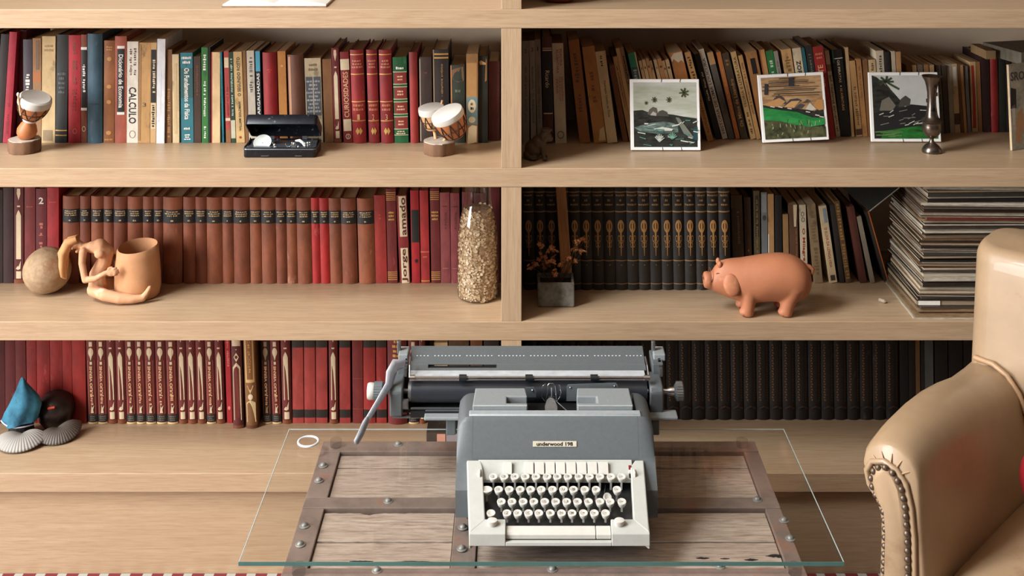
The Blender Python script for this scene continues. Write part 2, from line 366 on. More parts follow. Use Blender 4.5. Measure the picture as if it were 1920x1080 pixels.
# ---------- upper left shelf
RED, DRED, BRN, DBRN, TAN, KRAFT, GREY = (168, 28, 32), (112, 20, 24), (122, 72, 40), (66, 42, 30), (196, 156, 104), (158, 108, 58), (150, 140, 130)
G1 = 'books on the upper left shelf'
def redvol(n):
    return [band(.945, .955, GOLD), band(.735, .745, GOLD), band(.44, .45, GOLD), band(.235, .245, GOLD), hlines(.80, .90, 3, (190, 120, 90), .8),
            hlines(.34, .43, 2, (190, 110, 80), .85), text(n, 'h', -.1, .1, .25, .31, (214, 150, 110)),
            poly([(-.25, .13), (-.1, .17), (.05, .13), (-.1, .09)], GOLD), poly([(-.02, .13), (.12, .17), (.27, .13), (.12, .09)], GOLD)]
JB = lambda c=CREAM: [poly([(-.16, .98), (.16, .98), (.2, .93), (0, .86), (-.2, .93)], c), patch(-.16, .16, .79, .805, c, 'ornament'),
     poly([(-.26, .25), (.26, .25), (.26, .70), (.14, .735), (0, .76), (-.14, .735), (-.26, .70)], c),
     poly([(-.3, .15), (-.05, .14), (.2, .15), (.25, .235), (.1, .2), (0, .175), (-.1, .18)], c), patch(-.25, .28, .05, .125, c, 'ornament'), band(0, .04, (120, 62, 30))]
row(ZB, 268, 'upper left shelf', G1, [
 (-32, -12, -20, 62, 'h', (30, 34, 30), 'black hardback at the left picture edge', []),
 (-11, 4, 2, 64, 'h', (44, 30, 28), 'dark brown leaning hardback left of the crimson book', []),
 (5, 19, 18, 60, 'h', (172, 32, 52), 'crimson leaning hardback with tiny dark title', [vscript(-.2, .2, .08, .36, (120, 20, 34))]),
 (22, 42, 30, 57, 'h', (86, 14, 24), 'deep maroon hardback set back behind the drum', [], 264),
 (44, 61, 43, 74, 'h', (74, 66, 74), 'grey-violet hardback with white script above the drum', [vscript(-.25, .25, .5, .66, WHITE), vscript(-.3, .1, .36, .48, (150, 140, 150))]),
 (62, 77.5, 61, 72, 'p', (160, 120, 82), 'brown patched paperback behind the drum', [patch(-.5, .5, .58, .68, (176, 108, 58)), patch(-.1, .3, .7, .98, (120, 92, 66), 'worn_patch')]),
 (78, 103, 79, 68, 'p', (212, 182, 134), 'worn cream paperback right of the drum', [hlines(.85, .93, 2, (170, 140, 96), .8), patch(-.4, .3, .02, .12, (160, 136, 104), 'worn_patch')]),
 (103.5, 125, 107, 65, 'h', (44, 44, 42), 'black hardback with two gilt bands near its foot', [band(.065, .075, GOLD), band(.11, .12, GOLD), hlines(.45, .66, 5, (92, 92, 88), .8)]),
 (125.5, 151, 126, 66, 'h', (178, 36, 46), 'crimson hardback with brown lettering and ring emblem', [vscript(-.2, .2, .8, .92, (120, 60, 40)), vscript(-.2, .2, .68, .76, (120, 60, 40)), vscript(-.2, .2, .3, .6, (130, 50, 44)), ring(.05, .11, .17, .026, (190, 110, 100))]),
 (152, 163, 152, 65, 'h', (130, 64, 40), 'narrow brown hardback with black label and white bars', [patch(-.4, .45, .3, .88, BLACK), band(.86, .885, WHITE), band(.3, .325, WHITE), vscript(-.25, .3, .47, .72, WHITE), ring(0, .13, .3, .025, CREAM)]),
 (164, 192, 164, 63, 'r', (58, 88, 104), 'thick blue cloth hardback', [vscript(-.3, .3, .55, .58, (40, 60, 74)), hlines(.35, .37, 1, (40, 60, 74), .7)]),
 (194, 214, 195.5, 76, 'h', (142, 84, 40), 'rust brown hardback with stamped ornament', [hlines(.90, .95, 2, (190, 130, 70), .7), poly(ell(0, .82, .22, .02), (184, 128, 66)), poly(ell(0, .55, .22, .02), (184, 128, 66)), poly(ell(0, .4, .22, .02), (184, 128, 66)), poly(ell(0, .1, .25, .02), (190, 132, 66)), hlines(.02, .05, 1, (190, 130, 70), .8)]),
 (214.5, 237, 215, 68, 'h', (166, 82, 60), 'terracotta dictionary with white-lettered black spine label', [patch(-.28, .32, .29, .88, BLACK), band(.885, .91, WHITE) if False else patch(-.3, .34, .885, .91, WHITE), patch(-.3, .34, .265, .29, WHITE), text('Dicionário de Economia', 'down', -.17, .22, .33, .83, WHITE, .02)]),
 (237.5, 258.5, 238.5, 78, 'p', (224, 214, 198), 'white paperback with tall black capitals', [text('CALCULO', 'down', -.33, .33, .19, .55, BLACK, .02), vscript(.08, .32, .65, .94, (92, 76, 66)), vscript(-.3, -.05, .65, .94, (92, 76, 66)), ring(0, .085, .28, .038, (150, 130, 110), .85)]),
 (259, 281, 261, 80, 'p', (190, 146, 92), 'tan volume with the numeral three', [text('3', 'h', -.15, .15, .36, .40, (70, 50, 34)), patch(-.5, -.3, .02, .98, (150, 110, 66), 'worn_patch')]),
 (281.5, 292, 283, 80, 'p', (196, 158, 108), 'narrow cream paperback with black label beside white book', [patch(-.45, .48, .28, .93, BLACK), vscript(-.2, .35, .5, .86, (210, 190, 160)), patch(-.45, .48, .14, .4, (206, 180, 136)), vscript(-.3, .3, .16, .38, BLACK)]),
 (293, 308, 295, 73, 'p', (222, 222, 224), 'plain white slim volume', [vscript(-.05, .05, .3, .7, (205, 205, 210))], 269, .15),
 (311, 321.5, 312, 93, 'p', (120, 80, 42), 'dark tan paperback right of the white volume', [vscript(-.3, .3, .06, .6, (160, 116, 66))]),
 (322, 336, 321, 102, 'p', (214, 190, 148), 'frayed cream booklet', [patch(-.2, .2, .1, .9, (196, 168, 124), 'worn_patch')]),
 (340, 363, 338, 99, 'p', (46, 112, 122), 'teal paperback with big white title', [band(.5, .83, (40, 84, 84)), text('Os Fundamentos da Física', 'down', -.2, .22, .26, .83, WHITE, .02), hlines(.87, .97, 2, WHITE, .8), hlines(.03, .10, 3, WHITE, .6), hlines(.14, .18, 1, WHITE, .7)]),
 (364, 377, 363, 106, 'p', (66, 46, 34), 'dark brown book right of the teal paperback', [vscript(-.2, .2, .55, .9, (104, 60, 40))]),
 (378.5, 390.5, 377.5, 89, 'p', (52, 116, 52), 'tall green paperback with white title', [vscript(-.25, .25, .76, .92, WHITE), vscript(-.22, .22, .28, .64, WHITE), vscript(-.2, .2, .05, .16, WHITE)]),
 (391, 394.5, 390.5, 89, 'p', (28, 26, 26), 'thin black booklet beside the green paperback', []),
 (396, 412.5, 396, 98, 'p', (224, 190, 142), 'plain cream book with red edge', [patch(-.5, -.4, 0, 1, (170, 40, 36), 'spine_band')]),
 (413, 420, 409, 98, 'p', (22, 122, 136), 'thin turquoise paperback', [vscript(-.2, .2, .5, .75, (16, 80, 96))]),
 (424, 433, 419.5, 96, 'p', (176, 70, 64), 'narrow red paperback with cream bands', [patch(-.45, .45, .82, .93, CREAM), band(.24, .27, CREAM), band(0, .14, (140, 92, 52)), vscript(-.2, .2, .3, .6, (130, 40, 40))]),
 (434, 442, 429, 98, 'p', (40, 62, 44), 'narrow dark green paperback with pale lettering', [vscript(-.25, .25, .3, .92, (170, 190, 170)), patch(-.5, .5, .05, .25, (190, 186, 160))]),
 (443, 459, 437, 97, 'p', (206, 170, 114), 'cream paperback with two upright black titles', [text('O SEGUNDO ROSTO', 'up', -.14, .22, .51, .94, BLACK, .015), text('WILLIAM GOLDMAN', 'up', -.1, .17, .13, .45, BLACK, .015), poly(ell(0, .06, .14, .014), (150, 60, 30))]),
 (460, 466, 454.5, 95, 'p', (130, 88, 48), 'thin brown booklet before the grey paperback', []),
 (467, 481, 462, 95, 'p', (198, 186, 166), 'pale grey paperback behind the tin box', [vscript(-.2, .25, .55, .92, (80, 80, 84))]),
 (483, 491.5, 478.5, 96, 'p', (34, 40, 44), 'narrow black paperback with blue top and white title', [patch(-.5, .5, .78, 1, (70, 150, 176)), text('GARGALHADAS', 'up', -.3, .3, .26, .76, WHITE, .02)]),
 (497, 523, 492, 98, 'r', (150, 24, 26), 'plain red hardback behind the tin box', [hlines(.78, .82, 2, (176, 60, 40), .4)]),
 (525, 540, 520, 96, 'p', (186, 122, 58), 'orange tan paperback behind the tin box', [hlines(.82, .86, 1, (220, 170, 100), .3)]),
 (544, 574, 538.5, 102, 'r', (104, 62, 40), 'brown leather book behind the tin box', [patch(-.45, -.3, .02, .98, (170, 120, 84), 'worn_patch')]),
 (575.5, 606, 570.5, 109, 'p', (186, 166, 134), 'grey paperback with printed slate label', [patch(-.45, .46, .32, .78, (74, 76, 80)), hlines(.35, .75, 9, (150, 148, 146), .85), hlines(.84, .95, 2, (130, 108, 80), .6)]),
 (609, 626, 604, 111, 'p', (128, 84, 46), 'brown paperback left of the figured red book', []),
 (627, 640.5, 621, 90, 'h', (112, 26, 26), 'red hardback with cream spindle ornament', JB()),
 (644.5, 661, 637, 97, 'h', (128, 30, 28), 'red hardback titled in upright cream capitals', [band(.80, .92, CREAM), text('CURIOSIDADES', 'up', -.26, .3, .28, .78, (222, 170, 130), .01), patch(-.42, .45, .13, .26, CREAM), ring(.05, .07, .28, .03, CREAM), text('3', 'h', -.05, .12, .055, .085, CREAM)]),
 (662, 687, 656, 93, 'r', (150, 30, 30), 'red gilt-banded hardback numbered one', redvol('1')),
 (692, 712, 686.5, 93, 'r', (144, 28, 30), 'red gilt-banded hardback numbered two', redvol('2')),
 (715, 738.5, 710, 93, 'r', (140, 28, 30), 'red gilt-banded hardback numbered three', redvol('3')),
 (740, 766, 736, 107, 'h', (24, 98, 50), 'green hardback with four red label panels', sum([[patch(-.42, .46, z, z+.125, (132, 40, 34)), band(z-.012, z-.004, CREAM), band(z+.13, z+.138, CREAM), hlines(z+.03, z+.1, 2, (214, 170, 140), .6)] for z in (.17, .345, .52, .695)], []) + [hlines(.85, .90, 1, WHITE, .8), band(.09, .097, CREAM), hlines(.1, .15, 2, CREAM, .7)]),
 (770, 785.5, 766.5, 97.5, 'r', (152, 40, 34), 'plain red hardback right of the green one', []),
 (788, 811, 786, 107, 'h', (62, 44, 38), 'dark brown book behind the paired drums', [patch(-.5, -.4, .02, .98, (150, 132, 110), 'worn_patch'), hlines(.8, .84, 1, (110, 60, 50), .4)]),
 (814, 843, 811.5, 93, 'h', (44, 36, 32), 'tall black hardback with double gilt line', [band(.905, .92, GOLD), band(.945, .96, GOLD), patch(-.5, -.42, 0, 1, (140, 112, 82), 'worn_patch'), vscript(0, .14, .5, .85, (150, 110, 66))]),
 (845, 872, 844.5, 122, 'h', (48, 56, 44), 'tattered dark green book with torn head', [poly([(-.48, .93), (-.1, .96), (.4, .98), (.45, .80), (.0, .78), (-.45, .83)], (118, 88, 58), 'torn_flap'), hlines(.64, .7, 1, (110, 112, 90), .5), poly([(-.5, .99), (-.42, 1), (-.38, .5), (-.46, .45)], (176, 118, 66), 'torn_flap')]),
 (874, 896, 874, 101, 'p', (148, 108, 64), 'torn book with blue and cream patched spine', [patch(-.45, .4, .52, .9, (176, 132, 80), 'worn_patch'), patch(-.45, .46, .22, .52, (108, 140, 146)), poly(ell(.0, .42, .34, .075), (222, 204, 166)), hlines(.37, .47, 2, BLACK, .3), poly(ell(0, .27, .3, .035), (216, 196, 156)), poly([(-.4, .0), (.4, .02), (.42, .2), (.0, .21), (-.3, .18)], (214, 190, 150), 'worn_patch')], 270),
 (896.5, 914.5, 896.5, 105, 'h', (34, 36, 26), 'black-green book with chipped spine', [poly([(.2, .7), (.4, .72), (.4, .95), (.3, .98)], (150, 108, 60), 'worn_patch'), poly([(-.4, .93), (-.2, .95), (.3, .92), (.3, .9), (-.3, .9)], (190, 150, 100), 'worn_patch')]),
 (916, 937, 916, 115, 'h', (92, 34, 26), 'dark russet hardback against the divider', [], 264),
])
# ---------- upper right shelf
G2 = 'books on the upper right shelf'
def tanb(xb, xb1, xt, yt, c, look, deco=(), **k): return (xb, xb1, xt, yt, 'p', c, look, list(deco))
oldb = 'small worn tan paperback above the palm painting'
B2 = [
 (979.5, 992.5, 979, 77, 'p', (150, 138, 122), 'grey paperback numbered two', [text('2', 'h', -.2, .2, .88, .92, (70, 60, 52)), vscript(-.2, .2, .2, .75, (110, 100, 92))]),
 (993, 1006, 989.5, 76, 'p', (166, 152, 134), 'grey paperback numbered three', [text('3', 'h', -.2, .2, .89, .93, (70, 60, 52)), vscript(-.2, .2, .2, .75, (110, 100, 92))]),
 (1007, 1018, 1002, 74, 'p', (146, 132, 114), 'grey paperback numbered one', [text('1', 'h', -.1, .1, .89, .93, (70, 60, 52)), vscript(-.2, .2, .2, .75, (110, 100, 92))]),
 (1019.5, 1038, 1016, 68, 'h', (86, 42, 28), 'brown hardback with black label and pale name', [patch(-.46, .48, .29, .86, BLACK), patch(-.46, .48, .865, .875, CREAM), patch(-.46, .48, .885, .892, CREAM), patch(-.46, .48, .275, .285, CREAM), text('Ricardo', 'down', -.22, .2, .52, .68, CREAM, .01)]),
 (1041, 1062.5, 1034.5, 81, 'p', (208, 188, 158), 'cream paperback with red printed title', [text('PEREIRA', 'down', .12, .34, .77, .94, (172, 74, 50)), text('ALCANTARA', 'down', -.18, .04, .70, .94, (172, 74, 50)), text('ENCONTROS', 'down', .2, .36, .42, .66, (172, 74, 50)), text('DA LINGUA', 'down', .0, .15, .42, .66, (172, 74, 50)), text('FRASE', 'down', -.26, -.08, .50, .64, (172, 74, 50)), ring(0, .085, .3, .038, (60, 48, 40), .82)]),
 (1087, 1107, 1065.5, 75, 'p', (150, 92, 44), 'leaning worn brown paperback', [vscript(-.25, .2, .3, .86, (96, 56, 28))]),
 (1114, 1137.5, 1091, 87, 'p', (176, 118, 58), 'leaning ochre paperback with scuffed foot', [vscript(-.2, .2, .42, .74, (120, 70, 34)), poly([(-.1, .02), (.45, .02), (.45, .16), (.1, .14)], (202, 172, 126), 'worn_patch')]),
 (1138.5, 1158, 1115.5, 96, 'p', (206, 180, 138), 'leaning cream paperback with black italic title', [vscript(-.15, .1, .8, .94, BLACK), text('Operação Cavalo de Troia', 'down', -.12, .14, .28, .68, BLACK, .01)]),
 (1168, 1178, 1142, 123, 'p', (120, 70, 36), 'leaning dark brown booklet', []),
 (1179, 1189, 1147, 106, 'p', (186, 144, 94), 'leaning narrow tan booklet', [vscript(-.2, .2, .4, .9, (120, 84, 50))]),
 (1190, 1205, 1154, 89, 'p', (150, 112, 72), 'leaning two-tone paperback left of palm painting', [patch(-.5, -.05, 0, 1, (196, 160, 112), 'spine_band'), vscript(.1, .4, .5, .92, (40, 32, 26))]),
 (1212, 1227, 1176.5, 99, 'p', (60, 78, 68), 'leaning paperback with green top above palm painting', [patch(-.5, .35, .84, 1, (40, 122, 84)), patch(.36, .5, 0, 1, (206, 176, 130), 'spine_band'), vscript(-.3, .2, .4, .82, (150, 158, 150))]),
]
xs = [1197, 1203, 1210, 1217, 1225, 1231.5, 1240, 1247]; xe = [1202.5, 1209.5, 1216, 1222, 1231, 1239.5, 1246, 1254]
for i in range(8):
    B2.append((xs[i]+36, xe[i]+36, xs[i], 114 - (i % 3)*2, 'p', [(196,150,98), (206,166,116), (186,130,78)][i % 3], oldb, [hlines(.88, .93, 1, (110, 60, 40), .6)]))
B2 += [
 (1293, 1317, 1255, 97, 'p', (178, 112, 56), 'thick rust paperback with torn white head', [poly([(-.48, .90), (-.3, .93), (0, .88), (.3, .9), (.45, .86), (.48, .99), (-.2, .99), (-.48, .95)], (206, 186, 156), 'torn_flap')]),
 (1327, 1338.5, 1283, 98, 'p', (190, 138, 82), 'leaning tan paperback right of palm painting', [vscript(-.3, .3, .62, .95, (84, 56, 32)), vscript(-.25, .25, .1, .5, (130, 86, 48))]),
 (1343, 1353, 1301, 101, 'p', (32, 28, 26), 'leaning black paperback with white title', [vscript(-.1, .3, .45, .78, (214, 200, 176))]),
 (1355, 1365, 1309.5, 92, 'p', (208, 194, 172), 'leaning white paperback with long slate capitals', [text('HISTORIA DE UMA LOUCURA', 'up', -.28, .28, .06, .9, (60, 66, 78), .01)]),
 (1366.5, 1378, 1325, 98, 'p', (92, 86, 78), 'leaning slate paperback with tan head', [patch(-.5, .5, .86, 1, (190, 146, 96))]),
 (1380, 1388, 1343, 98, 'p', (184, 110, 54), 'leaning thin orange booklet', [vscript(-.15, .15, .2, .8, (210, 150, 90))]),
 (1390, 1403, 1353, 100, 'p', (72, 56, 38), 'leaning olive paperback with tan italic title', [text('Os Mitos de Lisandro', 'up', -.2, .3, .14, .7, (190, 144, 88), .01), hlines(.85, .94, 2, (150, 110, 66), .6)]),
 (1408, 1418, 1369.5, 97, 'p', (206, 168, 112), 'leaning beige paperback with brown capitals', [text('TEORIA E LITERATURA', 'up', -.25, .25, .36, .94, (84, 54, 34), .01), vscript(-.25, .25, .06, .3, (84, 54, 34))]),
 (1419, 1427, 1384, 104, 'p', (196, 150, 94), 'thin tan booklet left of the meadow painting', [vscript(-.25, .25, .3, .9, (120, 80, 46))]),
 (1430, 1451, 1397, 96, 'p', (166, 116, 66), 'thick brown paperback with black square', [patch(-.2, .25, .74, .92, (30, 22, 18))]),
 (1452.5, 1462, 1423.5, 93, 'p', (194, 140, 84), 'tan paperback above meadow painting, right of black square', [patch(-.5, -.4, 0, 1, (150, 40, 30), 'spine_band')]),
 (1463, 1477, 1435, 95, 'p', (40, 110, 52), 'green paperback above meadow painting', [vscript(-.25, .25, .55, .9, (180, 206, 180))]),
 (1478, 1486, 1450, 96, 'p', (160, 150, 136), 'thin grey booklet above meadow painting', [vscript(-.25, .25, .6, .9, (110, 100, 90))]),
 (1491, 1509, 1464.5, 92, 'p', (202, 158, 104), 'tan paperback left of the black-capitals paperback', [vscript(-.3, .3, .55, .9, (130, 90, 50))]),
 (1510, 1526, 1485, 90, 'p', (214, 196, 162), 'cream paperback with black capitals above meadow painting', [text('ZORRA', 'down', -.25, .25, .62, .86, BLACK, .02)]),
 (1527, 1533, 1502, 90, 'p', (34, 96, 104), 'thin teal booklet above meadow painting', []),
 (1534, 1546, 1509.5, 85, 'p', (38, 38, 34), 'black paperback left of the red one', [vscript(-.2, .2, .7, .9, (110, 110, 90))]),
 (1547, 1567, 1523, 87, 'p', (150, 34, 28), 'red paperback with orange capitals', [text('GENTE', 'up', -.25, .25, .55, .80, (224, 160, 110), .015), hlines(.86, .94, 2, (200, 110, 80), .8)]),
 (1568, 1576, 1546, 95, 'p', (206, 184, 148), 'narrow cream paperback right of meadow painting', [vscript(-.3, .3, .06, .7, (110, 86, 60)), patch(-.5, .5, .76, .84, (140, 100, 66))]),
 (1577, 1596, 1559, 93, 'h', (26, 26, 24), 'black hardback with white dotted title', [band(.895, .905, WHITE), text('OS PIRATAS', 'down', -.1, .14, .62, .88, (214, 198, 166), .02), poly(ell(.02, .58, .08, .009), WHITE), text('EMILIO SALGARI' if False else 'AS AVENTURAS', 'down', -.1, .14, .3, .56, (214, 176, 120), .02), patch(-.5, -.35, .85, 1, (40, 110, 60), 'spine_band')]),
 (1597, 1602, 1585, 89, 'p', (206, 172, 124), 'thin cream booklet beside the black hardback', []),
 (1604, 1617, 1590, 114, 'p', (184, 140, 88), 'tan paperback left of the lagoon painting', [vscript(-.25, .25, .15, .65, (100, 70, 44)), patch(-.5, .5, .02, .1, (70, 50, 34))]),
 (1618, 1627, 1605, 111, 'p', (172, 122, 70), 'brown paperback left of the lagoon painting', [vscript(-.2, .2, .5, .9, (120, 80, 44))]),
 (1628, 1637, 1617, 112, 'p', (132, 88, 50), 'dark tan paperback left of the lagoon painting', []),
 (1638, 1651, 1628, 112, 'p', (206, 178, 132), 'cream paperback above lagoon painting', [text('2', 'h', -.2, .2, .78, .84, BLACK), vscript(-.2, .2, .86, .95, (100, 76, 50))]),
 (1652, 1666, 1642, 95, 'p', (208, 192, 164), 'white paperback above lagoon painting', [vscript(-.2, .25, .72, .95, (90, 84, 74))]),
 (1667, 1678, 1657, 98, 'h', (42, 34, 28), 'dark hardback above lagoon painting', []),
 (1679, 1686, 1671, 96, 'p', (196, 180, 152), 'thin pale booklet above lagoon painting', []),
 (1687, 1696, 1679.5, 97, 'p', (186, 140, 90), 'tan booklet above lagoon painting', []),
]
x = 1699
for i, wd_ in enumerate((10, 9, 11, 10, 9)):
    B2.append((x+7, x+7+wd_-1, x, 122, 'p', [(150,108,64), (186,146,96), (120,104,88)][i % 3], 'short old paperback behind the pewter vase', [hlines(.8, .86, 1, (90, 60, 40), .6)], 252)); x += wd_ + 1
B2 += [
 (1763, 1771, 1755, 122, 'p', (110, 100, 88), 'short grey-brown paperback right of the vase', [vscript(-.3, .3, .3, .95, (60, 52, 44))], 250),
 (1772, 1781, 1765, 123, 'p', (78, 62, 46), 'short dark brown paperback right of the vase', [], 250),
 (1782, 1790.5, 1775, 121, 'p', (172, 160, 140), 'short pale grey paperback right of the vase', [], 249),
 (1791, 1801, 1784, 120, 'p', (206, 178, 132), 'short cream paperback with white label', [patch(-.3, .3, .68, .96, WHITE), patch(-.5, .5, .12, .28, (80, 56, 36))], 249),
 (1802, 1807, 1795, 121, 'p', (120, 80, 46), 'short thin brown booklet', [], 249),
 (1808, 1813.5, 1800, 122, 'p', (196, 150, 96), 'short thin tan booklet', [], 249),
 (1815, 1821, 1808, 124, 'p', (132, 134, 134), 'short thin blue-grey booklet', [], 248),
 (1823, 1834, 1818, 116, 'p', (206, 172, 124), 'short cream paperback mottled with red', [poly([(-.35, .05), (.2, .05), (.25, .5), (.15, .95), (-.3, .95), (-.2, .5)], (172, 50, 40), 'worn_patch')], 247),
 (1835, 1842, 1830, 116, 'p', (166, 116, 66), 'short tan paperback right of the red-mottled one', [], 247),
 (1844, 1858, 1840, 104, 'h', (46, 20, 18), 'dark hardback left of the scarlet one', [], 248),
 (1859, 1873, 1856, 100, 'r', (142, 24, 20), 'scarlet hardback in the dark right corner', [], 248),
 (1874, 1886, 1872, 104, 'h', (30, 34, 26), 'black hardback right of the scarlet one', [], 248),
 (1887, 1899, 1885, 108, 'h', (34, 26, 24), 'dark brown hardback behind the magazine', [], 248),
]
row(ZB, lambda x: 269 if x < 1140 else (266 if x < 1300 else (261.5 if x < 1545 else 256.5)), 'upper right shelf', G2, B2)
# ---------- middle left shelf
G3 = 'books on the middle left shelf'
def lab(c=(112, 54, 34), n=''): return [band(.725, .935, (28, 25, 24)) if False else patch(-.5, .5, .70, .855, (26, 24, 24)), hlines(.775, .845, 3, (190, 160, 116), .8), hlines(.715, .745, 1, (190, 160, 116), .22)]
B3 = [
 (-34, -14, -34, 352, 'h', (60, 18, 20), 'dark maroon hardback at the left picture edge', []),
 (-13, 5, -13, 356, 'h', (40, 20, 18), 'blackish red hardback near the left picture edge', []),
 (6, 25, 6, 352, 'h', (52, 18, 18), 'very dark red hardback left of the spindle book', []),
 (26.5, 44, 26.5, 350, 'h', (92, 26, 24), 'dark red hardback with cream spindle ornament', JB()),
 (46, 66, 46, 349, 'h', (122, 38, 34), 'brownish red hardback above the coconut', [hlines(.78, .8, 1, (160, 80, 60), .8), hlines(.1, .13, 1, (190, 120, 70), .8)]),
 (67.5, 87.5, 67.5, 354, 'h', (104, 26, 30), 'dark red hardback with white numeral two', [text('2', 'h', -.22, .22, .84, .91, WHITE, .02), hlines(.5, .52, 1, (200, 120, 100), .5), vscript(-.2, .2, .38, .62, (180, 100, 84))]),
 (88.5, 110, 88.5, 352, 'h', (164, 36, 40), 'bright red hardback above the coconut', [hlines(.84, .86, 1, (190, 70, 66), .8)]),
]
edges = [(118,148.5),(150,169),(171,194),(194.5,213),(213.5,239),(239.5,267.5),(268,288),(288.5,305.5),(306,342),(343.5,366),(366.5,387),(387.5,416),(416.5,437),(437.5,467),(468,489),(489.5,516),(516.5,536),(536.5,555),(555.5,582.5),(582.8,598),(598.3,615.5),(616,638),(638.5,667),(669,700)]
for i, (a, b) in enumerate(edges):
    red = i in (19, 20); sh = max(0, (a-300)/360*4.5)
    B3.append((a+sh, b+sh, a, 367 + min(4, i*0.2), 'r', (176, 34, 32) if red else [(136,72,43),(128,64,37),(144,78,46)][i % 3],
               'bright red hardback with black title label' if red else 'russet hardback with black title label', lab()))
B3 += [
 (704.5, 726, 700.5, 366, 'h', (156, 44, 36), 'plain brick red hardback', [hlines(.72, .8, 2, (176, 76, 56), .2)]),
 (727.5, 745.5, 723.5, 354, 'h', (112, 30, 28), 'dark red gilt-ringed hardback left of the author-name book', [band(.035+.02*i, .042+.02*i, GOLD) for i in range(5)] + [band(.88+.02*i, .887+.02*i, GOLD) for i in range(5)] + [hlines(.66, .77, 3, GOLD, .85)]),
 (750, 769, 743, 366, 'h', (128, 30, 30), 'red hardback with big letters on white panels', [patch(-.3, .42, .0, .40, CREAM), patch(-.3, .42, .53, .99, CREAM), text('Jorge', 'up', -.25, .35, .01, .39, (84, 30, 22), .02), text('amado', 'up', -.2, .36, .545, .975, (84, 30, 22), .02)]),
 (772.5, 788, 769, 357, 'h', (164, 26, 32), 'scarlet hardback with black rectangle', [patch(-.4, .45, .44, .79, (24, 30, 26)), poly(ell(.1, .24, .2, .02), (24, 24, 22))]),
 (790, 806, 786.5, 357, 'h', (166, 40, 38), 'red hardback right of the black-rectangle book', [band(.33, .345, (190, 90, 70)), hlines(.27, .3, 1, (196, 100, 80), .7), band(.02, .03, GOLD)]),
 (809, 826, 806, 353, 'h', (108, 30, 30), 'dark red gilt-ringed hardback left of the mauve pair', [band(.035+.02*i, .042+.02*i, GOLD) for i in range(5)] + [band(.88+.02*i, .887+.02*i, GOLD) for i in range(5)] + [hlines(.66, .77, 3, GOLD, .85)]),
 (827, 845, 824.5, 361, 'h', (140, 66, 66), 'mauve hardback standing clear of the bottle', [hlines(.84, .86, 1, (90, 40, 40), .7), vscript(-.1, .2, .6, .78, (96, 44, 44)), hlines(.16, .17, 1, (190, 130, 120), .8)]),
 (846, 863, 844, 362, 'h', (138, 62, 64), 'mauve hardback half behind the bottle', [hlines(.84, .86, 1, (90, 40, 40), .7), vscript(-.1, .2, .6, .78, (96, 44, 44)), hlines(.16, .17, 1, (190, 130, 120), .8)]),
 (868, 888, 866, 360, 'h', (110, 40, 40), 'dark rose hardback behind the bottle neck', []),
 (890, 914, 888, 362, 'h', (84, 34, 32), 'brownish maroon hardback behind the bottle', []),
 (917, 938, 916, 352, 'h', (96, 26, 26), 'maroon hardback between bottle and divider', []),
]
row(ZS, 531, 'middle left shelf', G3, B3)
# ---------- middle right shelf
G4 = 'black encyclopedia volumes'
def enc(n):
    c = (150, 116, 70); g = (176, 128, 72)
    o = [band(.945, .955, c), band(.875, .887, c), hlines(.838, .868, 1, c, .9), hlines(.79, .83, 1, c, .3), hlines(.755, .785, 1, c, .9), band(.70, .712, c)]
    o += [poly([(-.085, .56), (.085, .56), (.02, .31), (-.02, .31)], g, 'tooling'), ring(0, .575, .28, .058, g, .6, 'tooling'), poly(ell(0, .575, .09, .05, 8), g, 'tooling'), ring(-.18, .465, .1, .03, g, .75, 'tooling'), ring(.18, .465, .1, .03, g, .75, 'tooling'), ring(-.12, .41, .08, .025, g, .75, 'tooling'), ring(.12, .41, .08, .025, g, .75, 'tooling')]
    o += [band(.262, .272, (130, 100, 62)), hlines(.22, .24, 1, (110, 84, 54), .15), band(.055, .063, (130, 100, 62))]
    return o
B4 = []
for i in range(18):
    x0 = 979.4 + 21.6*i
    B4.append((x0 + 3.2, x0 + 24.2, x0 - .6, ('h', .272), 'r', (34, 27, 20), 'tall black encyclopedia volume with gilt plume', enc(i)))
row(ZS, 543, 'middle right shelf', G4, B4)
